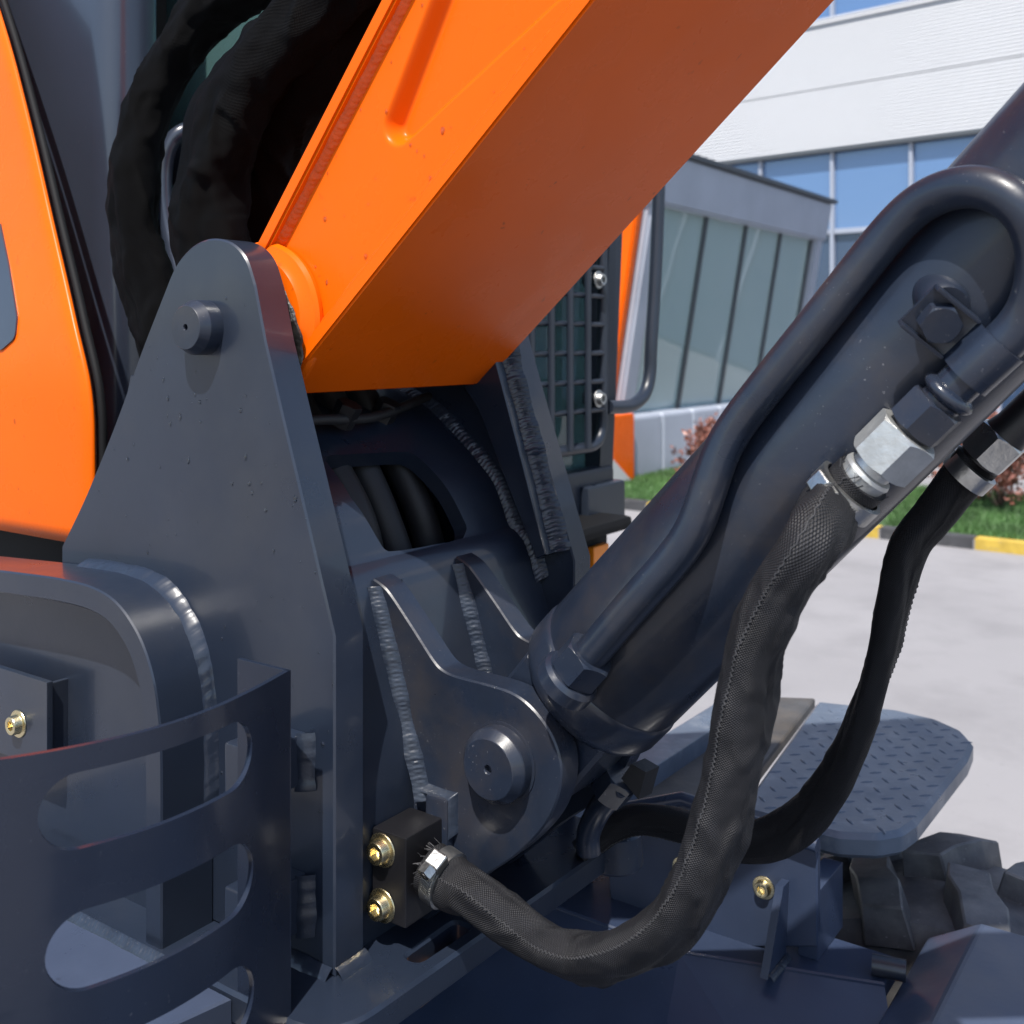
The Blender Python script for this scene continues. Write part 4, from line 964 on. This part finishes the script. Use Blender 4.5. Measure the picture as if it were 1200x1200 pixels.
# ---- big hose sleeves going up behind the tower
def bighose(pl, r, seed, lab, amp=.24, par=EX):
    pth = resample(crom([PY(u, v, y) for u, v, y in pl], 10), .004); f = wrinkle(r, amp, seed, .10, 4., .8)
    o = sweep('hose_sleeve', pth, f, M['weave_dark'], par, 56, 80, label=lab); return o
bighose([(205, 470, .13), (190, 390, .13), (172, 330, .13), (159, 275, .13), (156, 215, .13), (166, 155, .14), (184, 105, .15), (212, 55, .16), (258, 3, .17), (380, -60, .18), (520, -160, .19)], .0300, 1.7, 'wrinkled black hose sleeve standing beside the grey post')
bighose([(272, 430, .12), (258, 350, .12), (247, 290, .12), (244, 240, .12), (262, 160, .125), (294, 95, .13), (340, 45, .14), (390, 0, .15), (450, -50, .16), (560, -150, .18)], .040, 4.4, 'thicker black hose sleeve rising behind the tower top')
bighose([(300, 430, .2), (292, 340, .2), (290, 280, .2), (300, 215, .2), (325, 150, .2), (365, 90, .2), (420, 30, .2), (480, -30, .2), (600, -150, .2)], .042, 7.7, 'black hose sleeve tucked against the orange boom')
# ---- step and walkway
ZS = .95
spx = [(957, 821), (1050, 831), (1098, 842), (1129, 856), (1141, 870), (1134, 888), (1110, 918), (1075, 962), (1058, 974), (1030, 979), (983, 977), (866, 947)]
so = [PZ(u, v, ZS) for u, v in spx]; so = crom([so[0]] + so[:], 1)[1:]
sof = fillet([(p.x, p.y, 0) for p in so], [.01] + [.03] * 10 + [.01], 4)
step = plate('step_plate', [(p.x, p.y) for p in sof], ZS - .034, ZS, M['step'], EX, .007, (), 'Z', label='blue-grey tread-plate step with rounded outer corners')
# tread lugs
V = []; Fc = []; sg = 12
for lv_, (k_, h_) in enumerate(((1, -.0005), (.6, .0011))):
    for k in range(sg):
        a = 2 * math.pi * k / sg; V.append(Vector((.0125 * math.cos(a) * k_, .0034 * math.sin(a) * k_, h_)))
for k in range(sg): Fc.append((k, (k + 1) % sg, sg + (k + 1) % sg, sg + k))
Fc.append(tuple(range(sg, 2 * sg)))
lm = bpy.data.meshes.new('tread_lug'); lm.from_pydata([tuple(v) for v in V], [], Fc); lm.materials.append(M['step']); smooth(lm, 30)
sp_poly = [(p.x, p.y) for p in sof]; cx = sum(p[0] for p in sp_poly) / len(sp_poly); cy = sum(p[1] for p in sp_poly) / len(sp_poly); shr = [(cx + (x - cx) * .93, cy + (y - cy) * .93) for x, y in sp_poly]
ds = .026; nl = 0
for i in range(40):
    for j in range(40):
        x = .05 + i * ds * .8; y = .65 + j * ds * .8
        if (i + j) % 2: continue
        if inpoly(x, y, shr) and nl < 290:
            o = bpy.data.objects.new('tread_lug', lm); link(o, step); nl += 1
            o.matrix_basis = Matrix.Translation((x, y, ZS)) @ Matrix.Rotation(math.radians(45 if (i // 1) % 2 else -45), 4, 'Z')
ZW = .915
wk = plate('walkway', [(p.x, p.y) for p in (PZ(955, 818, ZW), PZ(850, 955, ZW), PZ(690, 985, ZW), PZ(640, 960, ZW), PZ(870, 815, ZW))], ZW - .02, ZW, M['walk'], EX, .003, (), 'Z', label='dirty brown tread-plate walkway beside the step')
b_a, b_b = PZ(720, 930, ZW + .03), PZ(845, 848, ZW + .03); bdv = (b_b - b_a); bdv.z = 0; bl = bdv.length + .1; bm_ = Matrix.Translation(b_a) @ Matrix.Rotation(math.atan2(bdv.y, bdv.x), 4, 'Z')
box('edge_bar', -.15, bl, .0, .055, -.04, .0, M['step'], EX, .003, bm_, label='pale steel bar along the walkway')
# step bracket
YK = .62; ZD = .828
kx = [PY(u, 1040, YK).x for u in (712, 958)]
kpx = [(706, 952), (800, 935), (880, 962), (958, 990), (958, 1110), (720, 1110)]
brk = plate('step_bracket', XZ(kpx, YK), YK, YK + .012, M['deck'], EX, .002, label='dark bracket carrying the step, with gold bolts')
lipa, lipb = PY(706, 952, YK), PY(800, 935, YK)
rim = [PY(u, v, YK - .008) for u, v in ((706, 953), (800, 936), (880, 963), (958, 991))]
sweep('folded_lip', resample(rim, .01), .009, M['deck'], brk, 12)
box('bracket_side', kx[1] - .03, kx[1] - .004, YK + .013, YK + .11, ZD, ZS - .036, M['deck'], brk, .002)
for u, v in ((895, 1040), (800, 1017)):
    p = PY(u, v, YK); bolt(p, (0, -1, 0), .0098, brk)
g0, g1 = PY(925, 1032, YK), PY(912, 1108, YK)
mk('rib', [Vector((g0.x, YK, g0.z)), Vector((g1.x + .01, YK, ZD)), Vector((g1.x + .01, YK - .06, ZD)), Vector((g0.x, YK - .02, g0.z)), Vector((g0.x - .01, YK, g0.z)), Vector((g1.x, YK, ZD)), Vector((g1.x, YK - .06, ZD)), Vector((g0.x - .01, YK - .02, g0.z))], [(0, 1, 2, 3), (4, 7, 6, 5), (0, 4, 5, 1), (1, 5, 6, 2), (2, 6, 7, 3), (3, 7, 4, 0)], M['deck'], brk, None)
weld([Vector((g1.x + .012, YK - .06, ZD)), Vector((g1.x + .012, YK, ZD))], (1, 0, 0), (0, 0, 1), .007, M['slate_edge'], brk, .006)
# chassis deck: top strip and sloping front
dk = [(-.3, .70), (-.3, .56), (.235, .556), (.47, .635), (.47, .70)]
V = [Vector((x, y, ZD)) for x, y in dk] + [Vector((x, y, ZD - .02)) for x, y in dk]
deck = plate('chassis_deck', dk, ZD - .02, ZD, M['deck'], EX, .002, (), 'Z', label='dark blue chassis deck below the tower')
mk('sloping_face', [(-.3, .559, ZD - .004), (.236, .557, ZD - .004), (.469, .636, ZD - .004), (.60, .36, .66), (.3, .30, .66), (-.3, .30, .66)], [(0, 1, 4, 5), (1, 2, 3, 4)], M['deck'], deck, None)
box('lower_chassis', -.9, .75, -.1, .72, .45, .655, M['deck'], deck, .01)
p = PZ(909, 1187, .72); lathe('bolt_stud', [(.012, -.06), (.012, .0)], Matrix.Translation(p), M['steel'], deck, 16); bolt(p, (0, 0, 1), .009, deck, BOLT_S)
box('chassis_wall', -.3, .05, .63, .66, ZD, ZW - .021, M['deck'], deck, .004)
sweep('round_bar', [PZ(1022, 1130, ZD + .012), PZ(1062, 1138, ZD + .012)], .0125, M['slate2'], deck, 16)
# axle beam
bxl, bxr = .548, .66; yb0, yb1 = .2, .80
bmV = []
for y in (yb0, yb1): bmV += [(.478, y, .70), (.478, y, .812), (.545, y, .852), (.70, y, .852), (.70, y, .70)]
beam = mk('axle_beam', bmV, [(0, 1, 2, 3, 4), (5, 9, 8, 7, 6), (0, 5, 6, 1), (1, 6, 7, 2), (2, 7, 8, 3), (3, 8, 9, 4), (4, 9, 5, 0)], M['beam'], EX, None, label='blue-grey beam in front of the tyre')
md = beam.modifiers.new('bevel', 'BEVEL'); md.width = .005; md.segments = 2
p = PZ(1185, 1188, .852); bolt((.67, .58, .852), (0, 0, 1), .01, beam, BOLT_S)
# ---- unseen front undercarriage and blade, added to block ground bounce onto the boom
box('unseen_front_chassis', .76, 1.5, -.3, .62, .42, .70, M['deck'], EX, .02)
V = []; Fc = []
for i in range(15):
    a = math.radians(-32 + 64 * i / 14); 
    for y in (-.72, 1.2):
        for t in (0, .02): V.append((1.62 - .55 * (math.cos(a) - .85) + t, y, .42 + .5 * math.sin(a)))
for i in range(14):
    a = 4 * i; b = a + 4; Fc += [(a, a + 2, b + 2, b), (a + 1, b + 1, b + 3, a + 3), (a, b, b + 1, a + 1), (a + 2, a + 3, b + 3, b + 2)]
Fc += [(0, 1, 3, 2), (56, 58, 59, 57)]
mk('unseen_dozer_blade', V, Fc, M['deck'], EX, 30)
# ---- wheel
WC = Vector((.50, .95, .405)); WR = .425; WW = .13
wm = frame(WC, (0, 1, 0))
wheel = lathe('wheel', [(.24, -.10), (.27, -.115), (.32, -.128), (.37, -.130), (.405, -.115), (.412, -.06), (.414, 0), (.412, .06), (.405, .115), (.37, .130), (.32, .128), (.27, .115), (.24, .10)], wm, M['tyre'], EX, 96, 40, label='chunky black off-road tyre under the step')
rim_ = lathe('rim', [(.05, -.05), (.2, -.06), (.235, -.10), (.242, -.105), (.242, .105), (.235, .1), (.2, .06), (.05, .05)], wm, M['orange'], wheel, 48)
# tread block: lug from the shoulder to the middle, offset left and right
def lug_mesh(sgn, nm):
    V = []; Fc = []
    st = [(0.008, -.010, .034, 0), (.05, .0, .036, .0), (.09, .024, .038, .0), (.138, .040, .036, -.018)]
    for (y, tg, w_, dr) in st:
        for rr, sh in ((WR + .026 + dr, .78), (WR - .03 + dr, 1.1)):
            for q in (-1, 1):
                th = (tg + q * w_ * sh) / WR; V.append(Vector((math.sin(th) * rr, sgn * y, math.cos(th) * rr)))
    for i in range(3):
        a = 4 * i; b = a + 4; Fc += [(a, a + 1, b + 1, b), (a + 2, b + 2, b + 3, a + 3), (a, b, b + 2, a + 2), (a + 1, a + 3, b + 3, b + 1)]
    Fc += [(0, 2, 3, 1), (12, 13, 15, 14)]
    me = bpy.data.meshes.new(nm); me.from_pydata([tuple(v) for v in V], [], Fc); bm = bmesh.new(); bm.from_mesh(me); bmesh.ops.recalc_face_normals(bm, faces=bm.faces); bmesh.ops.bevel(bm, geom=bm.edges[:], offset=.0025, segments=1, affect='EDGES'); bm.to_mesh(me); bm.free()
    me.materials.append(M['tyre']); smooth(me, 30); return me
unseen_wheel = bpy.data.objects.new('wheel', wheel.data); link(unseen_wheel, EX, label='unseen near side tyre, added to block light bounced off the pavement'); NW = Vector((0, -1.47, 0))  # copy out of view, added to cut ground bounce under the boom
unseen_wheel.matrix_basis = Matrix.Translation(NW)
link(bpy.data.objects.new('rim', rim_.data), unseen_wheel)
for sgn in (-1, 1):
    me = lug_mesh(sgn, 'tread_block')
    for k in range(20):
        rot = Matrix.Rotation(2 * math.pi * (k + (.25 if sgn > 0 else -.25)) / 20 + .1, 4, 'Y')
        o = bpy.data.objects.new('tread_block', me); link(o, unseen_wheel); o.matrix_basis = Matrix.Translation(WC) @ rot
        o = bpy.data.objects.new('tread_block', me); link(o, wheel); o.matrix_basis = Matrix.Translation(WC) @ Matrix.Rotation(2 * math.pi * (k + (.25 if sgn > 0 else -.25)) / 20 + .1, 4, 'Y')
